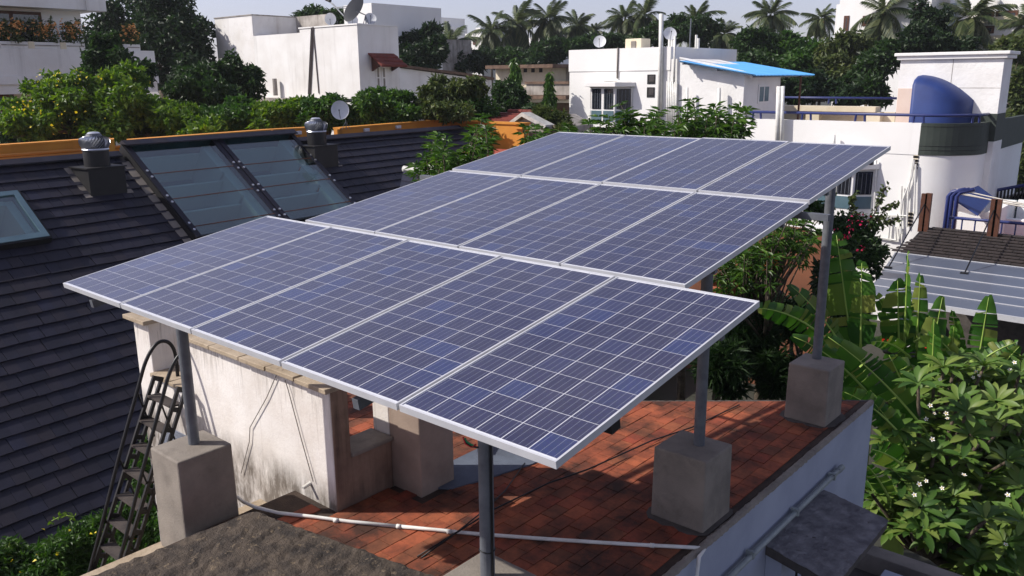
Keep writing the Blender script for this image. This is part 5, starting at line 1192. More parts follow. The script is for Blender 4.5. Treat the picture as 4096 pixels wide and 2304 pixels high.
for px in (790, 822, 862):
    t_, b__ = gR(px + 30, 140, 28.2), gR(px, 455, 28.2); MB().tube([A_(b__[0], 28.2, -4.46), A_(b__[0], 28.2, t_[2] - .15), A_(b__[0] + .1, 28.2, t_[2]), A_(b__[0] + .5, 28.2, t_[2] + .12)], .07, 8).part('arch_post', 'blue_rail', BF, smooth=True)
w0 = gR(905, 310, 29.5); w1 = gR(1195, 300, 29.5); MB().add([w0, gR(1040, 350, 29.5), gR(1195, 290, 29.5), A_(w1[0], 29.5, -4.46), A_(w0[0], 29.5, -4.46)] + [p_ + A_(0, .2, 0) for p_ in (w0, gR(1040, 350, 29.5), gR(1195, 290, 29.5), A_(w1[0], 29.5, -4.46), A_(w0[0], 29.5, -4.46))], [(0, 1, 2, 3, 4)[::-1], (5, 6, 7, 8, 9), (0, 1, 6, 5), (1, 2, 7, 6), (2, 3, 8, 7), (4, 0, 5, 9)]).part('low_wall', 'white_clean', BF)
MB().box(w1[0], w1[0] + .25, 29.3, 32, -4.46, w1[2] + .1).part('low_wall', 'white_clean', BF)
MB().box(gR(1260, 300, 32)[0], 9, 32.0, 32.3, -4.46, gR(1300, 210, 32)[2]).part('back_wall', 'glass_blue', BF)
for px in (1270, 1400): q0 = gR(px, 300, 31.9); MB().box(q0[0], q0[0] + .35, 31.8, 31.99, -4.46, gR(px, 205, 31.9)[2]).part('post', 'white_clean', BF)
MB().box(gR(1265, 360, 30.5)[0], 9, 30.5, 30.9, -4.46, gR(1265, 365, 30.5)[2]).part('step', 'white_clean', BF)
p4 = [gR(850, 200, 28.4), gR(1070, 100, 31), gR(1200, 195, 31), gR(1070, 345, 28.4)]
MB().ext(p4, (0, .02, .05)).solo('blue_tilted_sheet', 'blue_hood', 'tilted dark blue sheet propped over the low white balcony wall', 'sheet')
for i, (pa, pb_) in enumerate((((890, 118), (1456, 230)), ((850, 130), (1456, 258)), ((870, 150), (1456, 240)))):
    a, b = gR(*pa, 28.2), gR(*pb_, 28.2); b = a + (b - a) * 1.6; MB().tube([a, (a + b) / 2 - A_(0, 0, .05), b], .022, 5).solo('washing_line', 'rope', ['highest pale washing line above the blue balcony', 'lowest pale washing line above the blue balcony', 'middle pale washing line above the blue balcony'][i], 'rope')
# dark neighbour stairs at the frame edge
ST_ = thing('blue_stair', 'dark stair with blue railing at the right frame edge', 'stair', gR(1400, 180, 36) - A_(0, 0, 3))
for i in range(9):
    c = gR(1230 + 26 * i, 150 - 8 * i + 60, 36); MB().box(c[0], c[0] + .4, 36, 37.6, c[2] - .6, c[2]).part('step', 'grey_stain', ST_)
a, b = gR(1210, 130, 35.9), gR(1456, 85, 35.9); MB().tube([a, b, b + (b - a)], .07, 6).part('rail', 'blue_rail', ST_)
for s in np.linspace(0, 1.6, 14): q_ = a + (b - a) * s; MB().tube([q_, q_ - A_(0, 0, .9)], .04, 5).part('baluster', 'dark_steel', ST_)
MB().box(gR(1100, 100, 39)[0], 12, 38, 44, GZ, -4.0).part('wall', 'glass_blue', ST_)
# parked cars seen between the leaves
def car(loc, rz, label, lights):
    t = thing('parked_car', label, 'car', loc, 'cars parked below the carport'); c, s = math.cos(rz), math.sin(rz)
    def P(x, y, z): return A_(loc[0] + c * x - s * y, loc[1] + s * x + c * y, loc[2] + z)
    def loft(secs):
        mb = MB(); n = len(secs[0])
        for sec in secs: mb.v += [tuple(P(*p_)) for p_ in sec]
        for i in range(len(secs) - 1):
            for k in range(n): mb.f.append((i * n + k, i * n + (k + 1) % n, (i + 1) * n + (k + 1) % n, (i + 1) * n + k))
        mb.f.append(tuple(range(n))[::-1]); mb.f.append(tuple(range((len(secs) - 1) * n, len(secs) * n))); return mb
    body = []
    for x, h, wd_ in ((-2.0, .62, .70), (-1.9, .80, .80), (-1.2, .92, .84), (0, .95, .86), (1.0, .92, .85), (1.8, .78, .80), (2.05, .58, .70)): body.append([(x, -wd_, .28), (x, wd_, .28), (x, wd_, h * .8), (x, wd_ * .9, h), (x, -wd_ * .9, h), (x, -wd_, h * .8)])
    loft(body).part('body', 'car_paint', t, smooth=False, bevel=.03)
    cab = []
    for x, h, wd_ in ((-1.75, .92, .70), (-1.2, 1.38, .62), (.2, 1.45, .62), (1.05, .93, .72)): cab.append([(x, -wd_ - .06, .88), (x, wd_ + .06, .88), (x, wd_, h), (x, -wd_, h)])
    loft(cab).part('cabin', 'glass_dark', t, bevel=.03)
    for x in (-1.3, 1.3):
        for y in (-.8, .8):
            W_ = MB().tube([P(x, y - .1, .32), P(x, y + .1, .32)], .32, 18).part('wheel', 'black_paint', t); MB().tube([P(x, y * 1.131 - .005, .32), P(x, y * 1.131 + .005, .32)], .2, 14).part('rim', 'chrome', W_)
    for y in (-.6, .6):
        MB().obox(P(-1.98, y, .7), P(.03, 0, 0) - P(0, 0, 0), P(0, .15, 0) - P(0, 0, 0), A_(0, 0, .07)).part('tail_light', 'red_light', t); MB().obox(P(2.02, y, .66), P(.03, 0, 0) - P(0, 0, 0), P(0, .17, 0) - P(0, 0, 0), A_(0, 0, .06)).part('headlight', 'chrome', t)
    for y in (-.98, .98): MB().obox(P(.7, y, .98), P(.06, 0, 0) - P(0, 0, 0), P(0, .09, 0) - P(0, 0, 0), A_(0, 0, .06)).part('mirror', 'car_paint', t)
    return t, P
c1 = on_z(Q * 2545, Q * 845, GZ + 1.0); t, P = car(A_(c1[0] + 1.0, c1[1] + .6, GZ), -1.2, 'black car with a pale number plate under the right end of the carport', 1)
pl = at(3072 + .3975 * 2505, 1152 + .3975 * 712, 15.5)
pc = P(2.07, 0, .45)
ax = P(0, .25, 0) - P(0, 0, 0); nx_ = P(.012, 0, 0) - P(0, 0, 0)
np_ = MB().obox(pc, ax, nx_, A_(0, 0, .06)).part('number_plate', 'plate', t)
for i, ch in enumerate('-01'):
    MB().obox(pc + nx_ * 1.3 + ax * (-.5 + .45 * i), ax * (.10 if ch != '1' else .03), nx_ * .2, A_(0, 0, .035 if ch != '-' else .008)).part('character', 'plate_ink', np_)
c2 = on_z(Q * 2345, Q * 830, GZ + .8); car(A_(c2[0], c2[1], GZ), 1.4, 'dark car with red tail lights glimpsed between the banana leaves', 1)
# ================================================================ trees
G1 = 'trees behind the orange parapet'
B_ = pxblob
tree('flowering_tree', 'bright green tree dotted with yellow flowers left of the orange parapet', [B_(150, 235, 95, 60, 29), B_(300, 215, 90, 45, 30), B_(250, 285, 130, 60, 29), B_(60, 310, 80, 55, 28), B_(100, 280, 85, 60, 28.5), B_(330, 250, 60, 50, 29)], 15000, .20, .12, 'leaf_bright')
ft = bpy.data.objects['flowering_tree']; foliage('flowers', ft, [B_(150, 230, 98, 62, 28.8), B_(300, 215, 92, 46, 29.8), B_(200, 285, 150, 62, 28.8), B_(80, 300, 90, 60, 28)], 300, .09, .085, 'yellow_flower')
tree('leafy_tree', 'yellow-green bush with a few yellow flowers right of the flowering tree', [B_(450, 300, 80, 40, 29), B_(400, 285, 60, 40, 29.5), B_(510, 325, 60, 30, 28)], 5500, .19, .11, 'leaf_bright', group=G1)
tree('understory_shrub', 'dark shrubs filling the gap under the flowering tree', [B_(30, 345, 80, 30, 30), B_(130, 335, 90, 34, 30), B_(240, 330, 90, 32, 30), B_(340, 320, 80, 30, 30.5), B_(430, 330, 80, 26, 30), B_(530, 325, 70, 26, 30)], 9000, .2, .11, 'leaf_dark', group=G1)
tree('understory_shrub', 'continuous green shrubs below the white house behind the orange parapet', [B_(640, 312, 70, 26, 31), B_(740, 305, 70, 28, 31), B_(860, 300, 70, 30, 31), B_(980, 295, 80, 28, 31), B_(1100, 285, 80, 26, 31.5), B_(1190, 275, 60, 30, 32)], 9000, .2, .11, 'leaf_mid', group=G1)
tree('leafy_tree', 'upright dark green tree in front of the planter balcony', [B_(275, 115, 38, 45, 33), B_(250, 170, 48, 50, 33), B_(300, 175, 55, 45, 33), B_(355, 190, 50, 40, 33)], 7000, .22, .13, 'leaf_dark', group=G1)
tree('broad_tree', 'very large dark tree behind the balcony house', [B_(430, 40, 110, 80, 52), B_(330, 50, 110, 70, 54), B_(480, 110, 75, 90, 50), B_(400, 140, 100, 80, 50), B_(300, 120, 80, 60, 54), B_(470, 190, 70, 50, 48)], 15000, .34, .2, 'leaf_deep', trunk_r=.4)
tree('leafy_tree', 'dark green tree against the left end of the white house', [B_(590, 180, 62, 55, 36), B_(520, 195, 62, 55, 36), B_(560, 250, 90, 50, 35), B_(630, 215, 36, 45, 36), B_(480, 235, 60, 50, 35)], 11000, .23, .14, 'leaf_dark', group=G1)
for i, (bl, n, mt_, lb) in enumerate((
    ([B_(560, 300, 70, 40, 30), B_(620, 285, 60, 35, 31), B_(520, 320, 50, 28, 29)], 6000, 'leaf_mid', 'green tree below the dark tree left of the white house'),
    ([B_(690, 295, 65, 32, 30), B_(740, 275, 45, 28, 31), B_(660, 275, 40, 20, 31)], 6000, 'leaf_bright', 'sunlit green tree under the ledge of the white house'),
    ([B_(800, 290, 60, 38, 30), B_(850, 285, 50, 38, 30), B_(820, 262, 45, 22, 31)], 6000, 'leaf_mid', 'round green tree directly behind the white tripod dish'),
    ([B_(930, 275, 60, 42, 30), B_(990, 260, 55, 40, 31), B_(950, 245, 40, 20, 31), B_(1010, 280, 50, 30, 30)], 7500, 'leaf_mango', 'olive green tree right of the white tripod dish'),
    ([B_(1090, 255, 60, 42, 31), B_(1150, 235, 50, 45, 32), B_(1195, 220, 34, 30, 32), B_(1105, 205, 24, 22, 32), B_(1130, 275, 60, 28, 30)], 8500, 'leaf_olive', 'open branched tree in front of the long low white wing'))):
    tree('leafy_tree', lb, bl, n, .19, .11, mt_, group=G1)
tree('leafy_tree', 'dense dark tree mass left of the coconut palm with hanging fronds', [B_(1040, 125, 45, 40, 62), B_(1075, 100, 35, 35, 62), B_(1060, 150, 60, 30, 60), B_(1090, 130, 35, 40, 60)], 5500, .42, .26, 'leaf_deep', group='trees below the palms')
tree('leafy_tree', 'tree rising behind the roof dishes of the white house', [B_(800, 45, 60, 26, 66), B_(860, 50, 45, 28, 66), B_(760, 55, 30, 16, 66), B_(930, 65, 28, 12, 66)], 4200, .36, .22, 'leaf_dark', group='trees below the palms')
for i, (bl, mt_, lb) in enumerate((
    ([B_(1150, 165, 55, 28, 74), B_(1200, 150, 50, 28, 75)], 'leaf_deep', 'dark tree below the leftmost palms'),
    ([B_(1260, 150, 60, 30, 76), B_(1310, 160, 50, 26, 74)], 'leaf_dark', 'dark undergrowth tree below the tallest palms'),
    ([B_(1380, 125, 60, 30, 78), B_(1430, 120, 50, 26, 78)], 'leaf_dark', 'green tree left of the villa roof'),
    ([B_(1480, 110, 60, 20, 80), B_(1560, 105, 60, 20, 80)], 'leaf_dark', 'low tree line behind the villa dishes'),
    ([B_(1700, 80, 70, 36, 74), B_(1770, 75, 50, 40, 74), B_(1640, 95, 50, 20, 74)], 'leaf_dark', 'rounded tree behind the tall villa pipe'))):
    tree('leafy_tree', lb, bl, 4200, .42, .25, mt_, group='trees below the palms')
for i, (bl, mt_, lb) in enumerate((
    ([B_(1890, 120, 60, 42, 60), B_(1930, 105, 55, 35, 61), B_(1900, 160, 60, 35, 58)], 'leaf_dark', 'green tree above the left end of the blue sheet roof'),
    ([B_(2000, 120, 65, 42, 60), B_(1985, 165, 60, 40, 58), B_(2040, 160, 50, 40, 58)], 'leaf_mid', 'feathery green tree in the middle behind the blue sheet roof'),
    ([B_(2100, 130, 65, 45, 58), B_(2150, 115, 55, 35, 60), B_(2120, 175, 60, 38, 56)], 'leaf_olive', 'olive tree below the tall white apartment building'),
    ([B_(2060, 225, 75, 40, 52), B_(1990, 225, 60, 35, 52), B_(2130, 235, 60, 32, 51)], 'leaf_fern', 'feathery low tree behind the cream rear parapet'),
    ([B_(2200, 180, 60, 50, 52), B_(2220, 140, 50, 40, 54), B_(2190, 230, 50, 36, 50)], 'leaf_dark', 'dark tree just left of the stair tower'),
    ([B_(2330, 60, 52, 55, 56), B_(2290, 105, 46, 40, 54), B_(2350, 115, 50, 35, 54), B_(2400, 130, 50, 30, 54)], 'leaf_deep', 'tall dark tree between the two right-hand palms'),
    ([B_(2540, 120, 50, 40, 52), B_(2560, 250, 34, 70, 48), B_(2570, 350, 30, 60, 46), B_(2575, 440, 40, 50, 44)], 'leaf_olive', 'trees showing right of the stair tower'))):
    tree('leafy_tree', lb, bl, 5200, .36, .21, mt_, group='trees behind the villa terrace')
# column shaped ashoka trees
def ashoka(x, y0, y1, w0, w1, d, label):
    bl = []
    n = 9
    for i in range(n):
        u = i / (n - 1); bl.append(B_(x, y0 + (y1 - y0) * u, w0 + (w1 - w0) * u, (y1 - y0) / n * .95, d))
    c = np.array(bl[-1][:3]); t = thing('column_tree', label, 'tree', A_(c[0], c[1], GZ), 'narrow column trees')
    MB().tube([A_(c[0], c[1], GZ), np.array(bl[0][:3])], [.14, .03], 8).part('trunk', 'bark', t)
    P, Nn = crown_points(bl, 3600); k = len(P); D = unit(Nn * .35 + A_(0, 0, -1) + rng.normal(size=(k, 3)) * .3)
    me = leaf_mesh('crown', P, D, Nn, .3 * (.6 + .7 * rng.random(k)), .09, 'leaf_mango', ORG[t.name]); o = bpy.data.objects.new('crown', me); COL.objects.link(o); o.parent = t; o['kind'] = 'stuff'
ashoka(1296, 152, 280, 8, 28, 40, 'taller narrow column tree in front of the weathered house')
ashoka(1382, 190, 275, 6, 15, 40, 'shorter narrow column tree beside the villa')
tree('leafy_tree', 'dark shrub mass below the narrow column trees', [B_(1290, 262, 50, 38, 38), B_(1265, 235, 36, 30, 38), B_(1340, 285, 40, 20, 37)], 4200, .22, .13, 'leaf_dark', group='shrubs before the weathered house')
tree('leafy_tree', 'wispy yellow-green shrub left of the villa wall', [B_(1395, 310, 36, 26, 30), B_(1370, 290, 30, 22, 30), B_(1420, 325, 26, 14, 28)], 3200, .22, .05, 'leaf_olive', group='shrubs before the weathered house')
# ---------------------------------------------------------------- coconut palms
def frond_mesh(name, droop, seed):
    r = np.random.default_rng(seed); n = 22; V = []; Fq = []; rd = []
    def pt(u): return A_(u * (1 - .12 * droop * u), 0, .28 * u - (.30 + .75 * droop) * u * u)
    for i in range(n):
        u = .14 + .86 * i / n; p_ = pt(u); tn_ = unit(pt(u + .02) - p_); L_ = .30 * math.sin(PI * (.12 + .8 * u)) ** .7 * (.85 + .3 * r.random())
        for s in (-1, 1):
            d = unit(tn_ * .75 + A_(0, s * .85, -.25 - .35 * r.random())); wv = unit(np.cross(d, A_(0, 0, 1))) * .017; o = len(V); e = p_ + d * L_ * .55 + A_(0, 0, -.02); t = p_ + d * L_ + A_(0, 0, -.10 * (1 + droop) * L_ / .3)
            V += [p_ - wv, p_ + wv, e + wv * 1.1, e - wv * 1.1, t]; Fq += [(o, o + 1, o + 2), (o, o + 2, o + 3), (o + 3, o + 2, o + 4)]; rd += [r.random()] * 5
    for i in range(8):
        a, b = pt(i / 8), pt((i + 1) / 8); o = len(V); h = .016 * (1 - i / 9)
        V += [a + A_(0, h, 0), a + A_(0, -h, 0), b + A_(0, -h * .9, 0), b + A_(0, h * .9, 0)]; Fq += [(o, o + 1, o + 2), (o, o + 2, o + 3)]; rd += [.9] * 4
    return npmesh(name, np.array(V), np.array(Fq), np.array(rd), 'leaf_palm')
FM = [frond_mesh('frond', d, 10 + i) for i, d in enumerate((.15, .45, .8, 1.1))]
def palm(x, y, rpx, d, label, nf=32, lean=(0, 0)):
    c = at(x * Q, y * Q, d); Lf = rpx * Q * d / F * 1.32; base = A_(c[0] + lean[0], c[1] + lean[1], GZ)
    t = thing('coconut_palm', label, 'palm', base, 'coconut palms on the skyline')
    MB().tube([base, base * .6 + c * .4 + A_(lean[0] * .3, 0, 0), base * .25 + c * .75, c - A_(0, 0, .15)], [.20, .16, .13, .12], 8).part('trunk', 'palm_bark', t, smooth=True)
    for k in range(nf):
        u = k / (nf - 1); az = k * 2.399 + rng.normal() * .2; el = math.radians(78 - 140 * u ** 1.0) + rng.normal() * .16
        me = FM[min(3, int(u * 4))]; s = Lf * (.7 + .42 * rng.random()) * (1.0 if u > .15 else .8)
        m_ = Matrix.Translation(Vector(c - ORG[t.name])) @ Matrix.Rotation(az, 4, 'Z') @ Matrix.Rotation(-el + .25, 4, 'Y') @ Matrix.Rotation(rng.normal() * .3, 4, 'X') @ Matrix.Scale(s, 4)
        inst('frond', me, t, m_)
    nuts = MB()
    for k in range(5): q_ = c + A_(math.cos(k * 1.3) * .28, math.sin(k * 1.3) * .28, -.35 - .1 * (k % 2)); nuts.lathe([(0, -.15), (.1, -.1), (.13, 0), (.1, .1), (0, .15)], q_, 8)
    nuts.part('coconuts', 'terracotta_pot', t, smooth=True)
for (x, y, r_, d, lb) in ((1128, 122, 62, 88, 'coconut palm with long hanging fronds right of the white house'), (1236, 80, 55, 92, 'palm between the leftmost and the tallest pair'), (1300, 62, 66, 94, 'bushy tall palm with dense crown on the skyline'), (1383, 52, 62, 92, 'slender tall palm with a clean trunk and open crown'),
    (1450, 66, 46, 96, 'short palm just left of the first villa dish'), (1494, 80, 30, 98, 'small young palm behind the first villa dish'), (1572, 48, 48, 96, 'palm behind the air conditioner on the villa roof'), (1622, 40, 52, 94, 'palm just left of the tall villa pipe'), (1748, 52, 52, 90, 'palm right of the tall villa pipe'), (1822, 88, 48, 86, 'spreading low palm above the right end of the villa roof'),
    (1938, 40, 58, 84, 'full palm with upright fronds left of the sky gap'), (2066, 48, 42, 90, 'lone palm in the sky gap beside the tall white building'), (2222, 30, 68, 76, 'palm with orange coconuts before the tall white building'), (2438, 48, 76, 72, 'large palm before the apartment balconies'), (2580, 70, 70, 66, 'palm cut by the right frame edge'), (2330, 150, 44, 62, 'low palm with fresh fronds behind the stair tower'), (2590, 180, 62, 58, 'lower palm hanging in from the right frame edge')):
    palm(x, y, r_, d, lb)
# ---------------------------------------------------------------- mango shoots near the panels: whorls of long leaves on twigs
def shoots(name, label, clusters, d, mat, base, nleaf=11, ln=.17, wd=.042, cat='tree', group=None, flowers=(), base_xy=None):
    C_ = [at(x * Q, y * Q, d + rng.normal() * .5) for x, y in clusters]
    m_ = np.mean(C_, 0); root = A_(m_[0], m_[1], base) if base_xy is None else A_(*base_xy, base)
    t = thing(name, label, cat, root, group); mb = MB(); hub = [m_ + A_(rng.normal() * .2, rng.normal() * .2, -1.0 - .3 * k) for k in range(3)]
    mb.tube([root, root * .4 + hub[2] * .6, hub[2], hub[1], hub[0]], [.10, .08, .06, .05, .03], 7)
    P = []; D = []; S = []; Ls = []
    for c in C_:
        h = hub[int(rng.integers(3))]; mid = h * .45 + c * .55 + A_(rng.normal() * .08, rng.normal() * .08, -.08); mb.tube([h, mid, c], [.022, .014, .007], 5)
        ax_ = unit(c - mid + A_(0, 0, .25))
        for q_ in range(3):
            cc = c + (mid - c) * q_ * .22 + rng.normal(size=3) * .04
            for k in range(nleaf):
                az = k * 2.4 + rng.random(); e1 = unit(np.cross(ax_, A_(.3, .2, 1))); e2 = np.cross(ax_, e1)
                d_ = unit((e1 * math.cos(az) + e2 * math.sin(az)) * .9 + ax_ * (.55 - .5 * q_ * rng.random()) + A_(0, 0, -.15)); P.append(cc + d_ * .02); D.append(d_); S.append(A_(rng.normal() * .3, rng.normal() * .3, 1)); Ls.append(ln * (.65 + .6 * rng.random()))
    mb.part('twigs', 'bark', t, smooth=True)
    me = leaf_mesh('leaves', np.array(P), np.array(D), np.array(S), np.array(Ls), wd, mat, ORG[t.name], bend=.35); o = bpy.data.objects.new('leaves', me); COL.objects.link(o); o.parent = t; o['kind'] = 'stuff'
    for (x, y, r_, n, fm) in flowers: foliage('young_leaves', t, [B_(x, y, r_, r_, d - .3)], n, .11, .035, fm)
    return t
def scat(x0, x1, y0, y1, n): return [(x0 + (x1 - x0) * rng.random(), y0 + (y1 - y0) * rng.random()) for _ in range(n)]
shoots('mango_shoot', 'bright leafy mango shoot in front of the dark tiled roof', scat(1065, 1130, 350, 420, 14) + scat(1080, 1120, 345, 380, 6) + scat(1040, 1100, 400, 440, 5), 14, 'leaf_mango', -6, group='mango shoots by the panels')
shoots('mango_shoot', 'tall leafy mango shoot in front of the orange end wall', scat(1150, 1200, 350, 420, 14) + scat(1190, 1235, 300, 400, 18) + [(1212, 292), (1205, 310), (1222, 320)], 14.5, 'leaf_mango', -6, group='mango shoots by the panels')
shoots('mango_shoot', 'narrow leafy mango shoot right of the orange end wall', scat(1318, 1350, 318, 390, 13) + scat(1350, 1400, 330, 360, 10) + scat(1400, 1440, 325, 345, 8), 15, 'leaf_mango', -6, group='mango shoots by the panels')
for (x0, x1, y0, y1, n, pk, lb) in ((1455, 1560, 312, 350, 16, [(1510, 300), (1535, 295)], 'mango branch below the left of the villa bay window'), (1560, 1690, 285, 352, 34, [(1562, 262), (1570, 275), (1640, 290)], 'mango branch in front of the villa bay window'), (1690, 1790, 280, 355, 30, [(1745, 255), (1738, 265), (1752, 270)], 'mango branch with a raised tip below the villa pipes'), (1780, 1882, 272, 352, 30, [(1800, 268)], 'mango branch at the right above the back row of panels')):
    shoots('mango_branch', lb, scat(x0, x1, y0, y1, n) + pk, 16.5, 'leaf_mango', -6, nleaf=10, ln=.20, wd=.05, group='mango branches behind the panels')
shoots('mango_branch', 'shaded mango branches with orange young leaves beside the array edge', scat(1940, 2060, 545, 610, 26) + scat(1860, 1960, 580, 660, 28) + scat(1790, 1900, 640, 720, 26) + scat(1900, 1960, 640, 680, 8), 14, 'leaf_mango', -6.5, nleaf=9, ln=.17, wd=.04, group='mango branches behind the panels', flowers=((1932, 652, 14, 60, 'young_leaf'), (1868, 604, 10, 40, 'young_leaf'), (1925, 668, 10, 40, 'young_leaf')))
# orange pot glimpsed behind
c = at(2890, 1150, 14); MB().lathe([(0, -.3), (.16, -.3), (.24, 0), (.27, .06), (.23, .06), (.2, 0), (0, -.05)], c, 18).solo('clay_pot', 'terracotta_pot', 'orange clay pot half hidden below the mango branches', 'pot', smooth=True)
tree('fern_bush', 'dark feathery bush in the shade beyond the tiled terrace edge', [B_(1880, 870, 75, 90, 14.5), B_(1820, 930, 70, 60, 13.5), B_(1950, 930, 45, 60, 14), B_(1900, 790, 50, 50, 15.5)], 12000, .22, .022, 'leaf_fern', trunk_r=.06)
tree('garden_bush', 'dark bush filling the gap behind the farthest pedestal', [B_(1990, 800, 50, 60, 16), B_(2080, 720, 50, 60, 17), B_(2010, 960, 50, 60, 14.5), B_(2130, 780, 50, 50, 16.5)], 6500, .18, .07, 'leaf_deep', trunk_r=.06)
# bougainvillea with long shoots
bg_ = tree('bougainvillea', 'bougainvillea with pink flowers and long bare shoots by the white wall', [B_(2120, 560, 38, 40, 17), B_(2165, 590, 45, 45, 17), B_(2060, 530, 36, 30, 17), B_(2150, 640, 50, 45, 16.5), B_(2195, 650, 36, 50, 16.5), B_(2030, 510, 28, 24, 17)], 5200, .10, .07, 'leaf_dark', trunk_r=.05)
foliage('flowers', bg_, [B_(2148, 560, 26, 30, 16.4), B_(2172, 548, 14, 18, 16.4), B_(2130, 590, 24, 14, 16.3), B_(2166, 624, 9, 8, 16.1), B_(2105, 577, 9, 5, 16.2)], 42, .055, .05, 'pink_flower')
for pts in (((2190, 560), (2212, 510), (2228, 470)), ((2195, 570), (2225, 530), (2256, 512)), ((2095, 530), (2090, 500), (2094, 480)), ((2150, 540), (2142, 510), (2150, 490)), ((2200, 575), (2230, 560), (2260, 552))):
    Pq = [at(x * Q, y * Q, 16.8) for x, y in pts]; MB().tube(Pq, .012, 5).part('shoot', 'bark', bg_)
    for s in np.linspace(0, 1, 9):
        i = min(int(s * 2), 1); u = s * 2 - i; c = Pq[i] * (1 - u) + Pq[i + 1] * u; foliage('shoot_leaves', bg_, [(c[0], c[1], c[2], .06, .06, .06)], 9, .09, .07, 'leaf_olive')
# ---------------------------------------------------------------- banana plants
def banana_leaf(base, tip, width, sag, roll, seed):
    r = np.random.default_rng(seed); base, tip = np.array(base), np.array(tip); ax_ = tip - base; L_ = np.linalg.norm(ax_)
    ctrl = (base + tip) / 2 + A_(0, 0, sag * L_)
    def pt(u): return base * (1 - u) ** 2 + 2 * ctrl * u * (1 - u) + tip * u * u
    view = unit(CAM - (base + tip) / 2); V = []; Fq = []; rd = []
    cuts = sorted([.10] + list(.14 + .82 * r.random(11)) + [1.0]); n_sub = 4
    for s in (-1, 1):
        for i in range(len(cuts) - 1):
            u0_, u1_ = cuts[i], cuts[i + 1] - (.012 if r.random() < .6 else 0)
            droop = r.normal() * .16 + .12; o = len(V); c_ = r.random(); sk = r.normal() * .05
            for k in range(n_sub + 1):
                u = u0_ + (u1_ - u0_) * k / n_sub; p_ = pt(u); tn_ = unit(pt(min(u + .01, 1.01)) - p_)
                sd_ = unit(np.cross(tn_, view)); nr = np.cross(sd_, tn_); sd_ = unit(sd_ * math.cos(roll) + nr * math.sin(roll)); nr = np.cross(sd_, tn_)
                if nr @ view < 0: nr = -nr
                w_ = width * .5 * max(.02, math.sin(PI * (.06 + .92 * u) ** .85)) ** .6
                for j, q_ in enumerate((0, .5, 1.0)):
                    wave = .012 * math.sin(u * 40 + seed)
                    V.append(p_ + sd_ * s * w_ * q_ * (1 - .1 * droop) + nr * (w_ * (.22 * q_ - (.32 + droop) * q_ * q_)) + A_(0, 0, -w_ * droop * q_ * q_ * .7) + tn_ * sk * q_ * width + nr * wave * q_); rd.append(c_)
            for k in range(n_sub):
                for j in range(2): a = o + k * 3 + j; Fq.append((a, a + 1, a + 4, a + 3))
    me = npmesh('leaf', np.array(V), np.array(Fq), np.array(rd), 'leaf_banana')
    for p_ in me.polygons: p_.use_smooth = True
    rib = MB().tube([pt(u) - unit(CAM - pt(u)) * -.004 for u in np.linspace(0, .97, 8)], list(np.linspace(.022, .004, 8)), 6)
    return me, rib
BL = [((2148, 915), (2103, 582), 92, .0, .0, 10.6, 0), ((2165, 890), (2168, 655), 78, .02, .5, 10.2, 0), ((2075, 850), (1893, 775), 62, .18, .2, 9.6, 0), ((2130, 890), (1985, 715), 60, .12, -.5, 10.4, 0), ((2200, 1010), (1990, 845), 66, .16, .1, 9.4, 0), ((2330, 1085), (2075, 842), 74, .1, .15, 9.2, 0), ((2120, 960), (2010, 905), 50, .1, .3, 9.3, 0), ((2180, 1050), (2090, 900), 60, .1, -.3, 9.8, 0),
      ((2262, 900), (2258, 700), 84, .0, -.2, 10.6, 1), ((2275, 870), (2284, 628), 34, .02, 1.1, 10.4, 1), ((2305, 900), (2315, 690), 46, .0, .3, 10.9, 1), ((2300, 940), (2205, 740), 60, .02, .6, 11, 1), ((2330, 960), (2372, 742), 66, .03, -.5, 10.0, 1), ((2345, 945), (2350, 800), 50, .03, .9, 9.9, 1), ((2290, 900), (2190, 860), 46, .2, .4, 10.1, 1), ((2300, 860), (2370, 850), 46, .25, .4, 10.1, 1), ((2290, 1010), (2235, 890), 78, .03, .0, 9.7, 1), ((2270, 1100), (2120, 985), 70, .14, .1, 9.0, 1), ((2285, 1140), (2195, 1010), 60, .1, -.2, 9.1, 1), ((2270, 1170), (2190, 1130), 64, .1, .2, 8.9, 1), ((2240, 1260), (2180, 1170), 50, .1, .3, 8.8, 1),
      ((2455, 950), (2488, 742), 66, .0, .1, 10.8, 2), ((2420, 940), (2395, 780), 40, .03, .5, 11, 2), ((2390, 930), (2400, 820), 44, .1, .7, 10.8, 2), ((2440, 930), (2560, 860), 54, .15, .3, 10.4, 2), ((2480, 970), (2566, 870), 50, .06, -.6, 10.2, 2), ((2440, 960), (2330, 830), 48, .16, .2, 10.4, 2), ((2430, 980), (2345, 930), 50, .16, .1, 10.1, 2), ((2470, 1000), (2380, 985), 40, .2, .4, 10, 2), ((2300, 850), (2345, 790), 40, .2, .5, 11.2, 2)]
bn = [thing('banana_plant', lb, 'banana plant', at(x * Q, 1100 * Q, 13.6) * A_(1, 1, 0) + A_(0, 0, GZ), 'banana plants') for x, lb in ((2170, 'banana plant with the broad upright leaf behind the farthest post'), (2280, 'middle banana plant with several upright leaves before the carport'), (2450, 'banana plant at the right with one upright rounded leaf'))]
for i, (b, t_, wpx, sag, roll, d, k) in enumerate(BL):
    d *= 1.32
    p0 = at(b[0] * Q, b[1] * Q, d + .25); p1 = at(t_[0] * Q, t_[1] * Q, d - .15); me, rib = banana_leaf(p0 - ORG[bn[k].name], p1 - ORG[bn[k].name], wpx * Q * d / F, sag, roll, 100 + i) if False else banana_leaf(p0, p1, wpx * Q * d / F, sag, roll, 100 + i)
    me.transform(Matrix.Translation(Vector(-ORG[bn[k].name]))); o = bpy.data.objects.new('leaf', me); COL.objects.link(o); o.parent = bn[k]; ORG[o.name] = ORG[bn[k].name]; rib.part('midrib', 'rib_green', o, smooth=True)
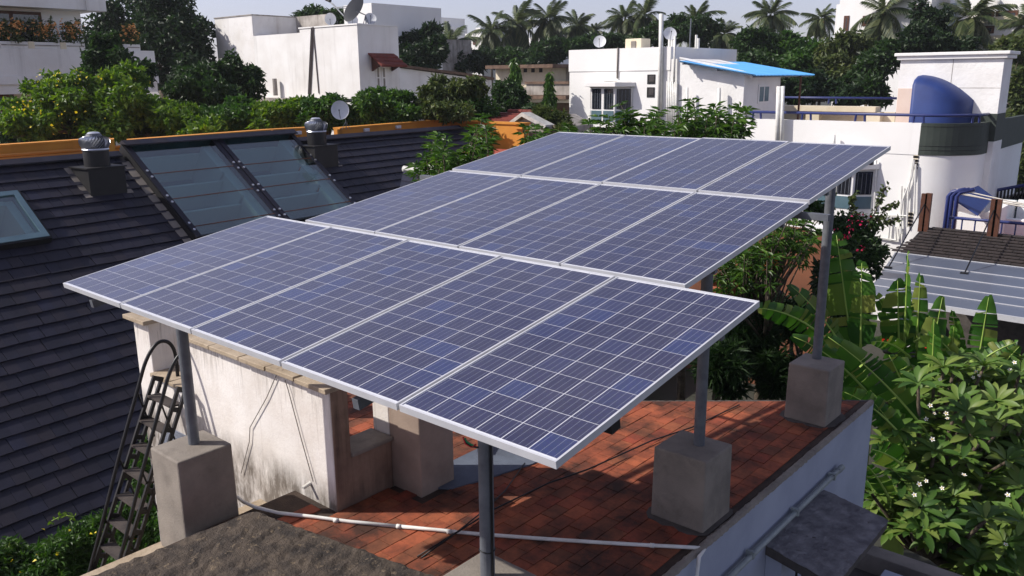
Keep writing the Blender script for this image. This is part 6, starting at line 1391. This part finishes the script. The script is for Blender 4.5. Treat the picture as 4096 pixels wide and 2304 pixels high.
for k, x in enumerate((2175, 2285, 2450)):
    c = at(x * Q, 1010 * Q, 13.5); r0 = ORG[bn[k].name]
    MB().tube([r0, r0 * .5 + c * .5, c, at((x - 10) * Q, 900 * Q, 13.7)], [.2, .16, .13, .06], 10).part('stem', 'rib_green', bn[k], smooth=True)
# ---------------------------------------------------------------- frangipani tree
FT = thing('frangipani', 'frangipani tree with rosettes of glossy leaves and white flowers at the right', 'tree', at(2450 * Q, 1300 * Q, 13) * A_(1, 1, 0) + A_(0, 0, GZ))
def fl_mesh(seed):
    r = np.random.default_rng(seed); n = 6; V = []; Fq = []; rd = []
    for i in range(n + 1):
        u = i / n; wd_ = .5 * .31 * math.sin(PI * min(1, (.03 + .97 * u ** 1.25))) ** .75 if u < 1 else 0; z = .10 * u - .34 * u * u
        V += [A_(u, -wd_, z + wd_ * .35), A_(u, 0, z), A_(u, wd_, z + wd_ * .35)]; rd += [.5 + .3 * r.normal() * 0, .75, .5]
    for i in range(n):
        for j in range(2): a = 3 * i + j; Fq.append((a, a + 1, a + 4, a + 3))
    me = npmesh('leaf', np.array(V), np.array(Fq), np.array(rd), 'leaf_frangipani')
    for p_ in me.polygons: p_.use_smooth = True
    return me
mt = MATS['leaf_frangipani']; n_ = mt.node_tree
oi = N(n_, 'ShaderNodeObjectInfo').outputs['Random']; ra = [x for x in n_.nodes if x.type == 'VALTORGB'][0]; at_n = [x for x in n_.nodes if x.type == 'ATTRIBUTE'][0]
n_.links.new(math_(n_, 'ADD', math_(n_, 'MULTIPLY', at_n.outputs['Fac'], .35), math_(n_, 'MULTIPLY', oi, .7)), ra.inputs[0])
LM = [fl_mesh(s) for s in range(3)]
ros = []
tries = 0
while len(ros) < 215 and tries < 14000:
    tries += 1; x = 2185 + 400 * rng.random(); y = 905 + 560 * rng.random()
    lim_l = 2400 - (y - 900) * 1.6 if y < 1000 else (2230 if y < 1230 else 2190 + (y - 1230) * .35)
    if x < lim_l: continue
    if y > 1330 + (x - 2190) * .22 and x < 2420: continue
    if any((x - a) ** 2 + (y - b) ** 2 < 20 ** 2 for a, b, _ in ros): continue
    ros.append((x, y, 1.33 * (10.6 - (y - 900) / 540 * 1.5 + rng.normal() * .5)))
hubs = [at(2480 * Q, 1150 * Q, 14.1), at(2350 * Q, 1330 * Q, 13), at(2500 * Q, 1400 * Q, 12.8), at(2330 * Q, 1180 * Q, 13.6)]
mb = MB(); r0 = ORG[FT.name]; fork = r0 + A_(0, 0, 2.2); mb.tube([r0, r0 + A_(.1, 0, 1.1), fork], [.16, .14, .12], 10)
for h in hubs: mb.tube([fork, fork * .5 + h * .5 + A_(0, 0, -.2), h - A_(0, 0, .5)], [.09, .07, .05], 8)
leaves = []
for (x, y, d) in ros:
    c = at(x * Q, y * Q, d); h = min(hubs, key=lambda q_: np.linalg.norm(q_ - c)) - A_(0, 0, .5)
    mb.tube([h, h * .4 + c * .6 + A_(0, 0, -.12), c - A_(0, 0, .02)], [.04, .032, .024], 6)
    upv = unit(A_(rng.normal() * .25, -.25 + rng.normal() * .25, 1.0)); nl = int(rng.integers(11, 16)); ph = rng.random() * 6
    for k in range(nl):
        az = ph + k * 2.399; u = k / nl; e1 = unit(np.cross(upv, A_(1, .2, 0))); e2 = np.cross(upv, e1)
        out = e1 * math.cos(az) + e2 * math.sin(az); d_ = unit(out * 1.0 + upv * (.15 + .75 * u)); sdv = unit(np.cross(upv, d_)); nr = np.cross(d_, sdv)
        leaves.append((c + d_ * .03, d_, sdv, nr, (.36 - .08 * u) * (.85 + .3 * rng.random())))
mb.part('branches', 'bark', FT, smooth=True)
def fr_vis(l):
    a = proj(l[0] + l[1] * l[4] * .5); return 0 < a[0] < 4096 and a[1] < 2304
cand = sorted([i for i in range(len(leaves)) if fr_vis(leaves[i])], key=lambda i: np.linalg.norm(leaves[i][0] - CAM))[:300]; cs_ = set(cand)
V = []; Fq = []; rd = []
tv = np.zeros(len(LM[0].vertices) * 3); LM[0].vertices.foreach_get('co', tv); tv = tv.reshape(-1, 3); tf = np.array([list(p_.vertices) for p_ in LM[0].polygons])
for i, (o3, d_, sd_, nr, s) in enumerate(leaves):
    if i in cs_: inst('leaf', LM[i % 3], FT, M4(o3 - ORG[FT.name], d_ * s, sd_ * s, nr * s))
    else:
        o = len(V) * len(tv); V.append(o3 + (tv[:, :1] * d_ + tv[:, 1:2] * sd_ + tv[:, 2:3] * nr) * s); Fq.append(tf + o); rd.append(np.full(len(tv), rng.random()))
me = npmesh('leaves', np.concatenate(V), np.concatenate(Fq), np.concatenate(rd), 'leaf_frangipani', ORG[FT.name])
me.polygons.foreach_set('use_smooth', [True] * len(me.polygons)); o = bpy.data.objects.new('leaves', me); COL.objects.link(o); o.parent = FT; o['kind'] = 'stuff'
# five-petalled flowers
pf = MB()
for k in range(5):
    a = k * 2 * PI / 5; d_ = A_(math.cos(a), math.sin(a), .25); s = A_(-math.sin(a), math.cos(a), 0); pf.add([d_ * .004, d_ * .028 + s * .016, d_ * .05 + s * .006, d_ * .028 - s * .012], [(0, 1, 2, 3)])
pf_me = pf.mesh('flower', 'petal'); pm_me = MB().cyl((0, 0, .004), .011, .006, 8).mesh('flower_centre', 'petal_mid')
for (x, y) in ((2365, 955), (2540, 930), (2552, 912), (2455, 935), (2462, 945), (2448, 950), (2505, 985), (2470, 1030), (2380, 1040), (2383, 1053), (2350, 1040), (2330, 1055), (2340, 1020), (2290, 1045), (2345, 1105), (2425, 1195), (2300, 1245), (2330, 1210), (2312, 1218), (2370, 1228), (2535, 1245), (2530, 1370)):
    c = at(x * Q, y * Q, 1.31 * (9.9 - (y - 900) / 540 * 1.7)); f_ = unit(unit(CAM - c) + A_(rng.normal() * .3, rng.normal() * .3, .5)); e1 = unit(np.cross(f_, A_(0, .1, 1))); e2 = np.cross(f_, e1)
    s = .62 + .25 * rng.random(); fo = inst('flower', pf_me, FT, M4(c - ORG[FT.name], e1 * s, e2 * s, f_ * s)); inst('flower_centre', pm_me, fo, Matrix.Identity(4))
# ---------------------------------------------------------------- creeper below the ladder
VH = thing('creeper_hedge', 'dense green creeper hedge below the ladder and dark roof', 'hedge', at(200 * Q, 1400 * Q, 11.6) * A_(1, 1, 0) + A_(0, 0, GZ))
bl = [B_(40, 1420, 90, 55, 11.6), B_(150, 1390, 90, 60, 11.6), B_(250, 1350, 70, 55, 11.9), B_(330, 1310, 50, 60, 11.9), B_(362, 1220, 34, 80, 11.9), B_(370, 1130, 22, 45, 12.0), B_(120, 1450, 130, 50, 11.2), B_(300, 1420, 110, 70, 11.6), B_(390, 1330, 40, 70, 11.8), B_(-40, 1440, 90, 60, 11.3)]
foliage('foliage', VH, bl, 19000, .10, .045, 'leaf_mid'); foliage('flowers', VH, [B_(150, 1370, 120, 50, 11.4), B_(240, 1330, 60, 40, 11.6)], 14, .05, .05, 'yellow_flower')
mb = MB()
for b in bl: mb.tube([A_(b[0], b[1], GZ), A_(b[0] + rng.normal() * .3, b[1], (GZ + b[2]) / 2), A_(*b[:3])], [.05, .04, .02], 6)
mb.part('stems', 'bark', VH)
for pts in (((130, 1310), (150, 1300), (170, 1297), (185, 1300)), ((0, 1390), (15, 1375), (20, 1390))):
    Pq = [at(x * Q, y * Q, 11.4) for x, y in pts]; MB().tube(Pq, .006, 5).part('runner', 'rib_green', VH)
    for c in Pq: foliage('runner_leaves', VH, [(c[0], c[1], c[2], .03, .03, .03)], 8, .07, .035, 'leaf_bright')
# ---------------------------------------------------------------- thin humid air between the near roofs and the far palms
hz = MB().box(-410, 310, -110, 510, GZ - 1, 26).solo('haze', None, kind='stuff')
mt = bpy.data.materials.new('air'); mt.use_nodes = True; n_ = mt.node_tree; n_.nodes.remove(n_.nodes['Principled BSDF'])
pv = N(n_, 'ShaderNodeVolumePrincipled'); pv.inputs['Color'].default_value = (.86, .90, .96, 1); pv.inputs['Density'].default_value = .0003; pv.inputs['Anisotropy'].default_value = .2
n_.links.new(pv.outputs[0], n_.nodes['Material Output'].inputs['Volume']); hz.data.materials.append(mt)
